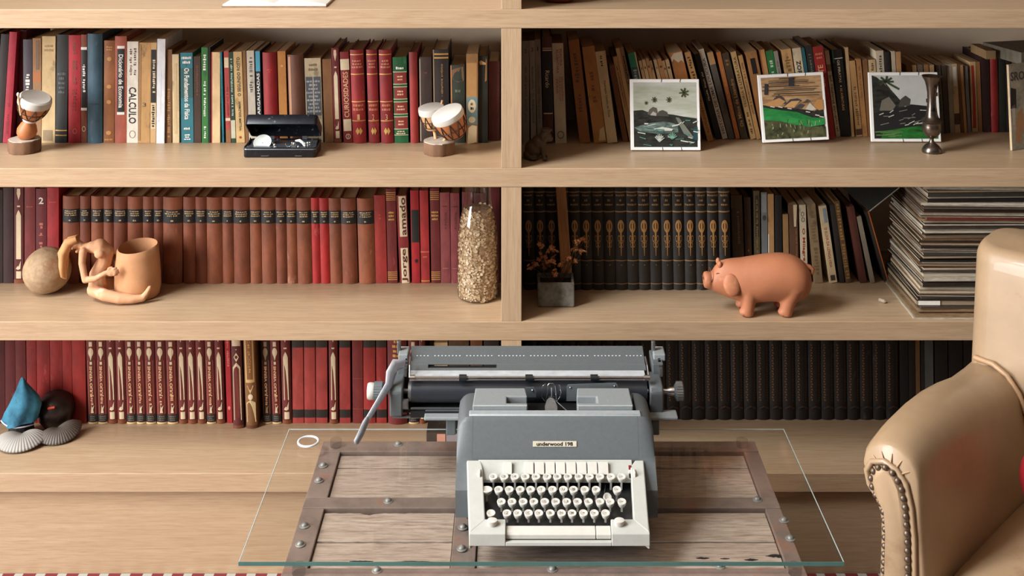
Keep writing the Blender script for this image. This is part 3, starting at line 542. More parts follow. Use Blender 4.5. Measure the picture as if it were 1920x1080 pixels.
row(ZS, 531, 'middle right shelf', 'books on the middle right shelf', [
 (1376, 1397, 1370, 366, 'h', (92, 76, 56), 'grey-brown hardback right of the encyclopedias', [vscript(-.05, .2, .45, .8, (140, 120, 92))]),
 (1399, 1411, 1395, 370, 'h', (74, 50, 32), 'dark brown hardback behind the pig', [poly(ell(0, .38, .15, .015), (150, 90, 50))]),
 (1415, 1426, 1413, 358, 'h', (104, 88, 56), 'olive hardback with dark label behind the pig', [patch(-.25, .3, .5, .95, (56, 48, 34)), vscript(-.15, .2, .3, .9, (150, 126, 84))]),
 (1429, 1440, 1427, 361, 'p', (118, 120, 116), 'grey-blue paperback behind the pig', [patch(-.4, .4, .78, .98, (140, 142, 138)), poly(ell(0, .72, .3, .03), (70, 66, 58))]),
 (1441, 1452, 1439.5, 364, 'p', (178, 134, 84), 'tan paperback with white edge behind the pig', [patch(-.5, -.36, 0, .55, WHITE, 'spine_band')]),
 (1454, 1467, 1452.5, 366, 'h', (24, 20, 18), 'black hardback behind the pig', []),
 (1470, 1480, 1467.5, 402, 'p', (150, 112, 70), 'short tan booklet behind the pig', []),
 (1482, 1498, 1479, 384, 'p', (92, 60, 36), 'brown paperback with torn white head', [poly([(.05, .72), (.3, .72), (.45, 1), (.0, 1)], (206, 184, 148), 'torn_flap'), vscript(.2, .4, .3, .7, (150, 100, 60))]),
 (1503, 1515, 1498.5, 384, 'p', (208, 190, 158), 'cream paperback with red title behind the pig', [text('O Milagre', 'down', -.25, .25, .28, .70, (150, 44, 26), .02), ring(-.05, .88, .25, .03, (80, 80, 76)), ring(0, .81, .25, .03, (80, 80, 76))]),
 (1527, 1543, 1512.5, 382, 'p', (140, 116, 84), 'leaning mottled grey paperback behind the pig tail', [vscript(-.3, .3, .1, .9, (110, 90, 64))]),
 (1556, 1570, 1535, 386, 'p', (206, 182, 142), 'leaning cream paperback with red capitals', [text('O ELIXIR DA LONGA VIDA', 'down', -.2, .15, .2, .72, (150, 60, 34), .01), patch(-.05, .35, .78, .97, (120, 140, 150)), patch(-.3, .3, .03, .1, (60, 50, 42))]),
 (1575, 1584, 1556, 384, 'h', (36, 28, 22), 'leaning black book right of the red-capitals paperback', []),
 (1586, 1596, 1564, 377, 'h', (92, 64, 34), 'leaning brown book with gilt pattern', [vscript(-.4, .4, .05, .95, (140, 104, 56))]),
 (1613, 1626, 1588, 387, 'h', (82, 36, 24), 'leaning russet book near the magazine stack', []),
 (1632.5, 1641, 1606, 406, 'p', (128, 118, 100), 'leaning grey booklet near the magazine stack', []),
 (1660, 1667, 1622, 396, 'h', (36, 26, 20), 'thin leaning black board with orange edge', [patch(.2, .5, 0, 1, (184, 96, 40), 'spine_band')]),
])
# ---------- lower left shelf
G5 = 'books on the lower left shelf'
def JA(c=CREAM):
    o = [patch(-.17, .17, .815, .865, c, 'ornament'), poly(ell(0, .755, .27, .047), c), poly([(-.14, .72), (.14, .72), (0, .665)], c), patch(-.12, .12, .625, .655, c, 'ornament'),
         frame(-.36, .36, .105, .665, .04, (190, 110, 84), .085), text('JULIO VERNE', 'up', -.17, .19, .29, .61, (224, 176, 132), .025), vscript(-.15, .15, .2, .285, (214, 160, 120)),
         poly([(-.15, .115), (.15, .115), (.1, .15), (.22, .195), (0, .17), (-.05, .2), (-.1, .15)], c), band(.022, .098, (38, 36, 34)), hlines(.03, .09, 3, (110, 100, 84), .7), band(0, .018, (214, 180, 130))]
    return o
def EB(): return [band(.06, .145, (36, 28, 24)), band(.80, .885, (42, 36, 28))]
H4 = ('h', .235)
la, lb = 'red hardback with cream balloon and author panel', 'red hardback with long cream spindle'
B5 = [(-36, -16, -38, H4, 'h', (60, 14, 14), 'nearly black red hardback at the left picture edge', []),  # end panel's shade is painted into the first four reds, darker leftwards
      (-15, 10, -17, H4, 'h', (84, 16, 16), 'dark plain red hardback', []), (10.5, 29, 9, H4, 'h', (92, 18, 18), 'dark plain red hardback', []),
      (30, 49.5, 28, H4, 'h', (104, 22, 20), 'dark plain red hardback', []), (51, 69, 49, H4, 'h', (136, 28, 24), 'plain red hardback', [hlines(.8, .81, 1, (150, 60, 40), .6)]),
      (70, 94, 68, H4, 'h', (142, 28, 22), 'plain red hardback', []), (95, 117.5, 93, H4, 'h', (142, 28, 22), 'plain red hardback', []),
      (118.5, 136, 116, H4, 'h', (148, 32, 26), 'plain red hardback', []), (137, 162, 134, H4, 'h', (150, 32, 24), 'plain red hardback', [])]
seq = [('A',166,184),('A',185,202.5),('B',203.5,220),('B',221,237.5),('A',238.5,256),('A',257,274),('A',275,293.5),('A',295,314),('A',315,334.5),('B',336,352),('B',353,370),('B',371,387),('A',388.5,405.5),('B',406.5,422)]
for t_, a, b in seq:
    B5.append((a, b, a-5.5, H4, 'r', (112, 34, 30), la if t_ == 'A' else lb, JA() if t_ == 'A' else JB()))
B5 += [
 (426, 435.5, 420.5, H4, 'p', (172, 34, 40), 'thin bright red paperback', [vscript(-.25, .25, .6, .9, (214, 120, 110)), poly(ell(0, .16, .25, .02), (220, 130, 110))]),
 (437.5, 457, 432, ('h', .25), 'r', (92, 28, 24), 'large maroon book with cream framed panel', [patch(-.4, .4, .81, .97, CREAM, 'ornament'), poly([(-.4, .81), (.4, .81), (0, .77)], CREAM), poly([(-.25, .70), (0, .745), (.25, .70), (0, .655)], CREAM), poly([(-.36, .08), (.36, .08), (.36, .6), (0, .65), (-.36, .6)], CREAM), poly([(-.22, .105), (.22, .105), (.22, .585), (0, .615), (-.22, .585)], (104, 34, 28)), band(0, .03, (110, 60, 36))], 802),
 (462, 483, 455, ('h', .25), 'r', (128, 84, 44), 'large brown book with cream foot panel', [patch(-.4, .4, .45, 1, (200, 162, 104), 'ornament'), patch(-.27, .27, .48, 1, (128, 82, 42), 'ornament'), vscript(-.15, .15, .55, .95, (190, 140, 80)), poly([(-.3, .42), (.3, .42), (0, .34)], (200, 162, 104)), poly(ell(0, .31, .22, .03), CREAM), poly([(-.4, .06), (.42, .06), (.42, .25), (0, .28), (-.4, .25)], (206, 180, 132)), band(.0, .03, (96, 52, 30))], 802),
 (493, 510, 488, H4, 'r', (60, 26, 22), 'shadowed red hardback with dull balloon and author panel', JA((150, 128, 98))),  # darker copy of the balloon cover: shade is put into its colours
 (511, 528, 505.5, H4, 'r', (112, 34, 30), la, JA()),
 (530, 547.5, 525.5, H4, 'r', (110, 34, 30), lb, JB()),
 (549, 569.5, 547, H4, 'h', (172, 64, 56), 'brick red hardback with black bands', EB()),
 (571, 591.5, 569.5, H4, 'h', (170, 60, 54), 'brick red hardback with black bands', EB()),
 (593, 614, 592, H4, 'h', (168, 60, 54), 'brick red hardback with black bands', EB()),
 (618, 634.5, 616, H4, 'r', (110, 34, 30), lb, JB()),
 (637, 657, 636, H4, 'h', (164, 54, 48), 'brick red hardback with black bands', EB()),
 (661.5, 681, 660, H4, 'h', (122, 38, 34), 'plain dark red hardback near the return lever', [band(.47, .475, (150, 70, 60)), band(.15, .155, (150, 70, 60))]),
 (682, 704, 681, H4, 'h', (162, 46, 40), 'brick red hardback with black bands', EB()),
 (706, 725, 705, H4, 'h', (158, 44, 40), 'brick red hardback with black bands', EB()),
 (728, 764, 726, H4, 'r', (118, 34, 32), 'thick dark red book behind the typewriter carriage', [hlines(.7, .9, 4, GOLD, .5)]),
 (767, 785.5, 765, H4, 'r', (104, 34, 30), la, JA()),
 (787, 798, 785, H4, 'r', (104, 34, 30), lb, JB()),
 (815, 840, 814, ('h', .20), 'p', (206, 176, 128), 'worn cream paperback behind the typewriter', []),
 (842, 880, 841, ('h', .215), 'h', (86, 60, 30), 'thick olive brown book behind the typewriter', []),
 (883, 905, 882, ('h', .215), 'h', (116, 70, 34), 'brown book behind the typewriter', []),
 (908, 936, 907, ('h', .235), 'h', (36, 26, 22), 'black book beside the lower divider', []),
]
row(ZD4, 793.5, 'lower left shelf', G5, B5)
# ---------- lower right shelf
def chain():
    g = (112, 70, 32); o = []
    for k in range(3): o.append(poly([(-.4, .86 + k*.03), (0, .885 + k*.03), (.4, .86 + k*.03), (.4, .872 + k*.03), (0, .9 + k*.03), (-.4, .872 + k*.03)], g, 'tooling'))
    for k in range(22): o.append(poly([(-.34, .2 + k*.028), (-.2, .212 + k*.028), (-.34, .224 + k*.028)] if k % 2 else [(-.2, .2 + k*.028), (-.34, .212 + k*.028), (-.2, .224 + k*.028)], g, 'tooling'))
    for k in range(22): o.append(poly([(.24, .2 + k*.028), (.36, .212 + k*.028), (.24, .224 + k*.028)], (74, 46, 24), 'tooling'))
    o.append(poly([(-.4, .12), (0, .15), (.4, .12), (.4, .135), (0, .165), (-.4, .135)], (60, 38, 20), 'tooling'))
    return o
B6 = []
for i in range(29):
    x0 = 984 + 24.2*i
    B6.append((x0, x0 + 23.4, x0 - 2, H4, 'r', (26, 19, 14), 'dark chain-tooled leather volume', chain()))
B6 += [(1688, 1704, 1686, H4, 'h', (26, 20, 18), 'black hardback right of the chain-tooled set', []), (1705, 1717, 1703, H4, 'h', (30, 24, 20), 'black hardback beside the tan strip', []),
 (1718, 1726, 1716, ('h', .225), 'p', (130, 92, 54), 'thin tan booklet near the armchair', []), (1728, 1734, 1726, H4, 'p', (40, 36, 32), 'thin dark booklet near the armchair', []),
 (1735, 1751, 1733, H4, 'p', (96, 96, 92), 'grey paperback near the armchair', []), (1754, 1778, 1752, H4, 'h', (32, 24, 20), 'black hardback behind the armchair arm', []),
 (1780, 1806, 1778, H4, 'h', (28, 20, 18), 'black hardback behind the armchair arm', []), (1808, 1834, 1806, H4, 'h', (30, 22, 18), 'black hardback behind the armchair arm', [])]
row(ZD4, 786, 'lower right shelf', 'books on the lower right shelf', B6)
# ---------------------------------------------------------------- trunk
TW = wood('old_plank', (180, 160, 145), (162, 141, 126), (132, 110, 95), (0.9, 9, 9), rough=0.75)
TS = mat('trunk_strap', (136, 116, 106), 0.55, var=0.4, scale=18, bump=0.3, wear=((132, 94, 78), 9, 0.55))
RIV = mat('rivet_iron', (150, 146, 140), 0.5, 0.4, var=0.4, scale=120)
DARK = mat('dark_void', (14, 12, 11), 0.9)
ZT = 0.420
tx0, tx1 = -0.4015, 0.503
trunk = thing('trunk', 'old wooden trunk with riveted straps serving as coffee table', 'trunk', ((tx0+tx1)/2, -0.44, -0.0058))
def yT(y): return DZ(y, ZT) - D
yb0, yb1 = yT(828), yT(847); ym0, ym1 = yT(933), yT(953); yf0, yf1 = yT(1066), -0.715
MB().box(tx0+.004, tx1-.004, yf1+.004, yb0-.004, -0.0058, ZT-.026).build('body', TW, trunk, world=True)
sw = 0.042
def plank(x0, x1, y0, y1, z1, jag=False):
    n = 26; rnd = random.Random(int(x0*1e4)+int(y0*1e4)); m = MB(); pol = []
    for i in range(n+1): pol.append((x0+(x1-x0)*i/n, y0 + rnd.uniform(0, .0012)))
    for i in range(n, -1, -1):
        k = i/n; b = rnd.uniform(0, .0014)
        if jag and .1 < k < .62: b += .006*max(0, math.sin(k*19+1.2))**3 + .002*rnd.random()
        pol.append((x0+(x1-x0)*k, y1 - b))
    m.prism(pol, ZT-.025, z1, lambda u, v, t: (u, v, t)); m.build('plank', TW, trunk, bevel=.001, seg=1, world=True)
ysp = yT(1010); ybk = yT(872)
xs0 = tx0+sw+.0015; xs1 = tx1-.03-.0015; xc0, xc1 = XD(848, 2.1), XD(893, 2.1)
plank(xs0, xs1, ybk+.001, yb1-.004, ZT-.006); plank(xs0, xs1, ym0+.0015, ybk-.001, ZT-.0065)
for a, b in ((xs0, xc0-.001), (xc1+.001, xs1)):
    plank(a, b, ysp+.0012, ym1-.005, ZT-.0055, True); plank(a, b, yf0+.0015, ysp-.0012, ZT-.0065)
plank(xs0, xs1, yf1+.003, yf0-.03, ZT-.012)
def strap(x0, x1, y0, y1, z1=ZT): return MB().box(x0, x1, y0, y1, ZT-.024, z1).build('strap', TS, trunk, bevel=.0015, world=True)
strap(tx0, tx1, yb1, yb0, ZT+.001); strap(tx0, tx1, ym1, ym0, ZT+.001); strap(tx0, tx1, yf0-.028, yf0, ZT+.001)
strap(tx0, tx0+sw, ym0+.0005, yb1-.0005); strap(tx0, tx0+sw, yf0+.0005, ym1-.0005)
strap(tx1-.03, tx1, ym0+.0005, yb1-.0005); strap(tx1-.03, tx1, yf0+.0005, ym1-.0005)
strap(xc0, xc1, yf0+.0005, ym1-.0005, ZT-.001)
rm = MB().lathe([(.0095, 0), (.0095, .001), (.008, .002), (.0065, .0022), (.006, .0042), (.0035, .0062), (.0005, .0068)], 14).mesh('rivet', RIV, 40)
for x_, y_ in ((606, 874), (598, 902), (571, 987), (563, 1022), (747, 834), (728, 941), (707, 1071), (1036, 1069), (868, 990), (866, 1030), (1470, 977), (1482, 1011), (1350, 1063), (1420, 938)):
    d = DZ(y_, ZT); link('rivet', rm, trunk).matrix_world = Matrix.Translation((XD(x_, d), d-D, ZT+.0006))
for o in [c for c in trunk.children if c.name.startswith('rivet')]: o.matrix_parent_inverse = trunk.matrix_basis.inverted(); 
kd = DZ(998, ZT)
MB().lathe([(.0125, 0), (.0125, .0004)], 18, Matrix.Translation((XD(1325, kd), kd-D, ZT-.0061))).build('knot_hole', DARK, trunk, world=True)
rnd = random.Random(3)
for (xa, xb, y_, hh) in ((1305, 1330, 1040, .006), (1350, 1368, 1041, .003), (1395, 1422, 1043, .006), (1435, 1478, 1036, .009), (655, 700, 1046, .004), (570, 630, 1051, .003), (745, 815, 1047, .005), (615, 640, 998, .002), (682, 748, 961, .012), (600, 640, 966, .005), (860, 900, 1049, .004)):
    d = DZ(y_, ZT); n = 9; X0, X1 = XD(xa, d), XD(xb, d); up = [(X0+(X1-X0)*i/n, d-D + hh*.5*math.sin(math.pi*i/n)*rnd.uniform(.5, 1.2)) for i in range(n+1)]
    dn = [(X0+(X1-X0)*i/n, d-D - hh*.5*math.sin(math.pi*i/n)*rnd.uniform(.5, 1.2)) for i in range(n-1, 0, -1)]
    MB().prism(up+dn, ZT-.0064, ZT-.0058, lambda u, v, t: (u, v, t)).build('crack', DARK, trunk, world=True)
# ---------------------------------------------------------------- glass sheet
ZG = 0.443
gf, gb = DZ(1054, ZG) - D, DZ(804, ZG) - D
gl0, gl1 = XD(447, gf+D), XD(1583, gf+D)
GL = thin_glass('sheet_glass', (0.98, 0.99, 0.985, 1), 0.6)
GE2 = mat('glass_edge_pale', (176, 190, 188), 0.2, var=0.2, scale=20)
GE = mat('glass_edge', (74, 112, 106), 0.15, var=0.2, scale=20)
gs = thing('glass_sheet', 'clear glass sheet with green edge lying over the trunk', 'glass sheet', ((gl0+gl1)/2, (gf+gb)/2, ZG-.008))
MB().box(gl0+.0012, gl1-.0012, gf+.0012, gb-.0012, ZG-.008, ZG).build('pane', GL, gs, world=True)
eg = MB()
for q in ((gl0, gl1, gf, gf+.0012), (gl0, gl1, gb-.0012, gb), (gl0, gl0+.0012, gf+.0012, gb-.0012), (gl1-.0012, gl1, gf+.0012, gb-.0012)):
    fr_ = q[2] == gf and q[1] == gl1 and q[0] == gl0
    m = MB().box(*q, ZG-.0066 if fr_ else ZG-.0017, ZG-.0001).build('polished_edge', GE if fr_ else GE2, gs, world=True)
bmp = MB().lathe([(.012, ZT+.0011), (.012, ZG-.0082)], 14).mesh('bumper', thin_glass('clear_rubber', (.85, .85, .85, 1)), 40)
for x_, y_ in ((tx0+.03, yb0-.02), (tx1-.03, yb0-.02), (tx0+.03, yf0-.014), (tx1-.02, yf0-.014)):
    o = link('bumper', bmp, gs); o.matrix_parent_inverse = gs.matrix_basis.inverted(); o.location = (x_, y_, 0)
d = DZ(830, ZG)
rg = tag(MB().tube([(math.cos(2*math.pi*i/40)*.0205, math.sin(2*math.pi*i/40)*.0205, .0023) for i in range(40)], .0023, 8, closed=True).build('plastic_ring', mat('milky_plastic', (226, 226, 226), .35), smooth=60), 'small milky white ring lying on glass corner near the books', 'ring')
rg.location = (XD(578, d), d-D, ZG+.0002)
# ---------------------------------------------------------------- typewriter
GREYB = mat('typewriter_grey', (88, 93, 95), 0.5, var=0.12, scale=160, bump=0.08, wear=((176, 184, 188), 16, 0.74))
GREYL = mat('typewriter_light_grey', (134, 139, 140), 0.5, var=0.1, scale=160, bump=0.06, wear=((200, 204, 204), 22, 0.70))  # covers share the body's grey; light from above is put into this paler tone
IVORY = mat('typewriter_ivory', (178, 178, 171), 0.5, var=0.08, scale=60)
KEYM = mat('key_ivory', (198, 195, 186), 0.35, var=0.08, scale=60)
CHROME = mat('chrome', (200, 202, 206), 0.25, 1.0, var=0.12, scale=60)
STEEL = mat('dull_steel', (140, 142, 144), 0.4, 0.85, var=0.3, scale=50)
BLK = mat('black_enamel', (24, 25, 27), 0.4, var=0.2)
PLAT = mat('platen_rubber', (38, 42, 48), 0.38, var=0.15)
tw = thing('typewriter', 'grey manual typewriter with ivory keys standing on the glass', 'typewriter', (0.076, 2.25-D, ZG), (0, 0, 0))
def tb(name, m, mt, parent=None, **k):
    o = m.build(name, mt, parent or tw, **k)
    o.matrix_parent_inverse = tw.matrix_basis.inverted() if parent is None else Matrix.Identity(4)
    return o
bx0, bx1 = -.1075, .259
def side(poly, x0, x1, name, mt, parent=None, **k):     # polygon of (distance, z) swept along x
    return tb(name, MB().prism([(d_-D, z_) for d_, z_ in poly], x0, x1, lambda u, v, t: (t, u, v)), mt, parent, **k)
low = [(2.160, .456), (2.160, .537), (2.166, .545), (2.190, .598), (2.196, .604), (2.216, .604), (2.216, .57), (2.315, .57), (2.315, .54), (2.40, .53), (2.40, .456)]
body = side(low, bx0+.029, bx1-.029, 'body', GREYB, smooth=40)
shp = [(2.125, .456), (2.125, .505), (2.158, .535), (2.166, .545), (2.190, .598), (2.196, .604), (2.285, .604), (2.305, .596), (2.318, .575), (2.40, .53), (2.40, .456)]
def sh(xa, xb, sgn):             # rounded end of the body: same front plane, top corner rolled over
    m = MB(); rings = []; r = .024; w_ = abs(xb-xa)
    for e_ in (w_, .024, .018, .012, .007, .003, .001, 0):
        dr = 0 if e_ >= r else r - math.sqrt(max(0, r*r - (r-e_)**2))
        rings.append([(xb - sgn*e_, d_-D, max(z_ - dr, .575) if z_ > .575 else z_) for d_, z_ in shp])
    m.loft(rings); tb('shoulder', m, GREYB, smooth=40)
sh(bx0+.0295, bx0, -1); sh(bx1-.0295, bx1, 1)
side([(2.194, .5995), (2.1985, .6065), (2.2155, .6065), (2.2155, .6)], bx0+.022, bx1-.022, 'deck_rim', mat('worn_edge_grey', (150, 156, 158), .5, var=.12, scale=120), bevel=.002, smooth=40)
for x_ in (bx0+.03, bx1-.03):
    for d_ in (2.15, 2.37):
        tb('rubber_foot', MB().lathe([(.012, ZG+.0004), (.013, ZG+.006), (.012, .457)], 14, Matrix.Translation((x_, d_-D, 0))), BLK, smooth=40)
# badge
bp = [P(1000, 837, 2.1725), P(1081, 837, 2.1725)]
nb = Vector((0, -.053, .024)).normalized(); s0 = Vector((0, .024, .053)).normalized()
def onpanel(x, y, off=0.0):      # point of the sloping front panel at a pixel
    p0 = Vector((0, 2.166-D, .545)); c = Vector((0, -D, ZC)); r = Vector(((x-CX)/F, 1, -(y-HY)/F))
    t = (p0-c).dot(nb)/r.dot(nb); return c + r*t + nb*off
def quadon(x0, x1, y0, y1, off): return [onpanel(x0, y1, off), onpanel(x1, y1, off), onpanel(x1, y0, off), onpanel(x0, y0, off)]
m = MB(); q0 = quadon(999, 1081, 827, 837.5, .0001); q1 = quadon(999, 1081, 827, 837.5, .0012)
m.add(q0+q1, [(0,1,2,3),(4,5,6,7),(0,1,5,4),(1,2,6,5),(2,3,7,6),(3,0,4,7)])
badge = tb('badge', m, mat('badge_tin', (206, 196, 176), .4))
vs_, fs_ = text_geo('underwood 198', .03)
q = quadon(1006, 1074, 828.6, 836.2, .0015); m = MB()
m.add([q[0] + (q[1]-q[0])*a_ + (q[3]-q[0])*b_ for a_, b_ in vs_], fs_); tb('badge_lettering', m, BLK, badge, fix=False)
# keyboard surround
fd0, fz0, fd1, fz1 = 2.032, .483, 2.160, .5415
def zk(d_): return fz0 + (fz1-fz0)*(d_-fd0)/(fd1-fd0)
def fx(px, d_): return XD(px, d_)
wl0, wr0 = fx(880, fd0), fx(1218, fd0); wl1, wr1 = fx(875, fd1), fx(1207, fd1)
def strip(pts, th=.02): # pts: outline in (x, dist) on the sloping plane
    return MB().prism(pts, 0, 1, lambda u, v, t: (u, v-D, zk(v) - th*(1-t)))
sur = tb('keyboard_surround', strip([(wl0, fd0), (fx(910, fd0+.03), fd0+.022), (fx(905, fd1), fd1-.012), (wl1+.026, fd1), (wl1, fd1)], .03), IVORY, bevel=.002)
tb('keyboard_surround', strip([(fx(1187, fd0+.03), fd0+.022), (wr0, fd0), (wr1, fd1), (wr1-.016, fd1), (fx(1181, fd1), fd1-.012)], .03), IVORY, bevel=.002)
lipz = .462
fl = MB()
fl.prism([(fd0-.003-D, lipz), (fd0-.001-D, fz0-.001), (fd0+.024-D, zk(fd0+.024)-.0005), (fd0+.024-D, lipz)], wl0-.0005, fx(948, fd0), lambda u, v, t: (t, u, v))
fl.prism([(fd0-.003-D, lipz), (fd0-.001-D, fz0-.001), (fd0+.024-D, zk(fd0+.024)-.0005), (fd0+.024-D, lipz)], fx(1147, fd0), wr0+.0005, lambda u, v, t: (t, u, v))
fl.prism([(fd0-.003-D, lipz), (fd0-.002-D, lipz+.0065), (fd0+.006-D, lipz+.0065), (fd0+.006-D, lipz)], fx(948, fd0), fx(1147, fd0), lambda u, v, t: (t, u, v))
tb('front_lip', fl, IVORY, bevel=.0012)
tb('side_skirt', MB().prism([(fd0-D, lipz), (fd0-D, fz0-.004), (fd1-D, fz1-.005), (fd1-D, lipz)], wl0+.0015, wl0+.005, lambda u, v, t: (t, u, v)), IVORY)
tb('side_skirt', MB().prism([(fd0-D, lipz), (fd0-D, fz0-.004), (fd1-D, fz1-.005), (fd1-D, lipz)], wr0-.005, wr0-.0015, lambda u, v, t: (t, u, v)), IVORY)
tb('key_well', MB().prism([(fd0+.006-D, lipz-.004), (fd0+.006-D, lipz+.004), (2.155-D, .506), (2.155-D, lipz-.004)], wl0+.006, wr0-.006, lambda u, v, t: (t, u, v)), BLK)
# tab-stop cover plate and buttons
tpd0, tpd1 = 2.136, 2.160
tp = tb('tab_plate', MB().prism([(0,0),(1,0),(1,1),(0,1)], 0, 1, lambda u, v, t: (fx(896, tpd0) + (fx(1187, tpd0)-fx(896, tpd0))*u, tpd0+(tpd1-tpd0)*v-D, .5185+(.5425-.5185)*v - .006*(1-t))), IVORY, bevel=.001)
nrm = Vector((0, -.024, .024)).normalized()
for a, b in ((943, 960), (983, 1000.5), (1003, 1020.5), (1023, 1040.5), (1042.5, 1060), (1062, 1080), (1082, 1100), (1102, 1120), (1122, 1141)):
    p0 = Vector((fx(a, 2.143), 2.140-D, .5240)); p1 = Vector((fx(b, 2.143), 2.155-D, .5395)); m = MB()
    lo = [(p0.x, p0.y, p0.z), (p1.x, p0.y, p0.z), (p1.x, p1.y, p1.z), (p0.x, p1.y, p1.z)]
    m.add([Vector(p) - nrm*.001 for p in lo] + [Vector(p) + nrm*.0045 for p in lo], [(0,1,2,3),(4,5,6,7),(0,1,5,4),(1,2,6,5),(2,3,7,6),(3,0,4,7)])
    tb('tab_button', m, KEYM, bevel=.0008)
for y_, c_ in ((.533, (120, 24, 30)), (.5275, (214, 208, 196)), (.5235, (22, 22, 22))):
    tb('ribbon_selector', MB().box(fx(1179, 2.145), fx(1184, 2.145), 2.139-D+(y_-.5235)*1.0-.002, 2.139-D+(y_-.5235)+.003, y_-.002, y_+.0035), flat(c_))
for px_ in (898, 1189):
    tb('lift_tab', MB().box(fx(px_, 2.13), fx(px_+3, 2.13), 2.128-D, 2.142-D, .522, .535), KEYM, bevel=.001)
# keys
cap = MB().lathe([(.0005, -.0075), (.0052, -.0075), (.0072, -.003), (.0078, .0), (.0078, .0018), (.0066, .0022), (.005, .0014), (.0005, .001)], 16).mesh('key_cap', KEYM, 50)
capw = MB().lathe([(.0005, -.0075), (.0052, -.0075), (.0072, -.003), (.0078, .0), (.0078, .0018), (.0066, .0022), (.005, .0014), (.0005, .001)], 16, sx=1.3).mesh('key_cap', KEYM, 50)
stem = MB().box(-.0017, .0017, -.0015, .0015, -.026, -.007).mesh('key_stem', KEYM)
lev = MB().box(-.0006, .0006, -.001, .035, -.0265, -.0245).mesh('key_lever', STEEL)
gm = flat((120, 112, 104))
rows = [(2.130, 894.6, [925,945.4,965.4,985,1005,1026,1045,1065,1085.5,1105.5,1125,1145.7,1165.4], '234567890-=!*'),
        (2.110, 918.7, [912.7,935,955,975.5,995,1015,1036,1056.6,1075.4,1096.5,1117.7,1157], ' QWERTYUIOP~'),
        (2.090, 941.5, [940,960,981,1001,1021.5,1042,1062.6,1083,1103.5,1125,1144,1166], 'ASDFGHJKLÇ^"'),
        (2.070, 963.0, [920.6,950.7,970.7,991,1010.4,1032,1053,1072.7,1094,1114.4,1135.5], ' ZXCVBNM,.:')]
tilt = R(-12)
GLY = {}
for d_, y_, xs_, ch in rows:
    for i, x_ in enumerate(xs_):
        loc = Vector((fx(x_, d_), d_-D, ZD(y_, d_)))
        wide = (y_ == 918.7 and i == 0)
        k = link('key', capw if wide else cap, tw, loc, (-tilt, 0, 0)); k.matrix_parent_inverse = tw.matrix_basis.inverted()
        link('key_stem', stem, k); link('key_lever', lev, k)
        if ch[i] != ' ':
            if ch[i] not in GLY:
                v2, f2 = text_geo(ch[i], .01); tall = 1.0 if ch[i].isalnum() else .35
                GLY[ch[i]] = MB().add([((a_-.5)*.0045, (b_-.5)*.0055*tall, .0021) for a_, b_ in v2], f2).mesh('key_letter', gm, fix=False)
            link('key_letter', GLY[ch[i]], k)
k = link('key', cap, tw, (fx(1139, 2.1), 2.1-D, ZD(933, 2.1)), (R(35), R(20), 0)); k.matrix_parent_inverse = tw.matrix_basis.inverted()
k['label'] = 'crooked key knocked out of its row'; link('key_lever', lev, k)
for x_ in (923, 1161):
    tb('shift_key', MB().lathe([(.0005, -.008), (.008, -.008), (.0092, 0), (.0088, .0025), (.006, .0032), (.0005, .003)], 18, Matrix.Translation((fx(x_, 2.05), 2.046-D, .4955)) @ Matrix.Rotation(R(12), 4, 'X') @ Matrix.Diagonal((1, .72, 1, 1))), KEYM, smooth=50)
for a, b in ((948.5, 1117), (1118, 1145.5)):
    tb('space_bar', MB().prism([(2.036-D, .470), (2.036-D, .4775), (2.0395-D, .4805), (2.052-D, .4845), (2.053-D, .474)], fx(a, 2.04), fx(b, 2.04), lambda u, v, t: (t, u, v)), KEYM, bevel=.001)
# ribbon covers on the deck
def cover(px0, px1, cut0, cut1):
    d0, d1, zt = 2.218, 2.289, .6135
    x0, x1 = fx(px0, d0), fx(px1, d0); c0, c1 = fx(cut0, 2.235), fx(cut1, 2.235)
    pts = [(x0, d0), (x1, d0)]
    if cut1 >= px1 - 2: pts += [(x1, d0+.010), (c0, d0+.010), (c0, d0+.036), (x1, d0+.036)]
    pts += [(x1 - (.004 if cut1 >= px1-2 else .001), d1), (x0 + .003, d1)]
    if cut0 <= px0 + 2: pts += [(x0, d0+.036), (c1, d0+.036), (c1, d0+.010), (x0, d0+.010)]
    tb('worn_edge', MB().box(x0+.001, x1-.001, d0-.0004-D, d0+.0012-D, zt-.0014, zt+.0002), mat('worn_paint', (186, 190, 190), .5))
    return tb('ribbon_cover', MB().prism([(u, v-D) for u, v in pts], .572, zt, lambda u, v, t: (u, v, t)), GREYL, bevel=.002)
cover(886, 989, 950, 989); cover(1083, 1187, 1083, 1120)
tb('ribbon_recess', MB().box(fx(952, 2.235), fx(1001, 2.235), 2.224-D, 2.258-D, .57, .582), BLK)
tb('ribbon_recess', MB().box(fx(1072, 2.235), fx(1120, 2.235), 2.226-D, 2.258-D, .57, .582), BLK)
tb('type_basket', MB().box(fx(990, 2.23), fx(1082, 2.23), 2.2165-D, 2.31-D, .5705, .574), BLK)
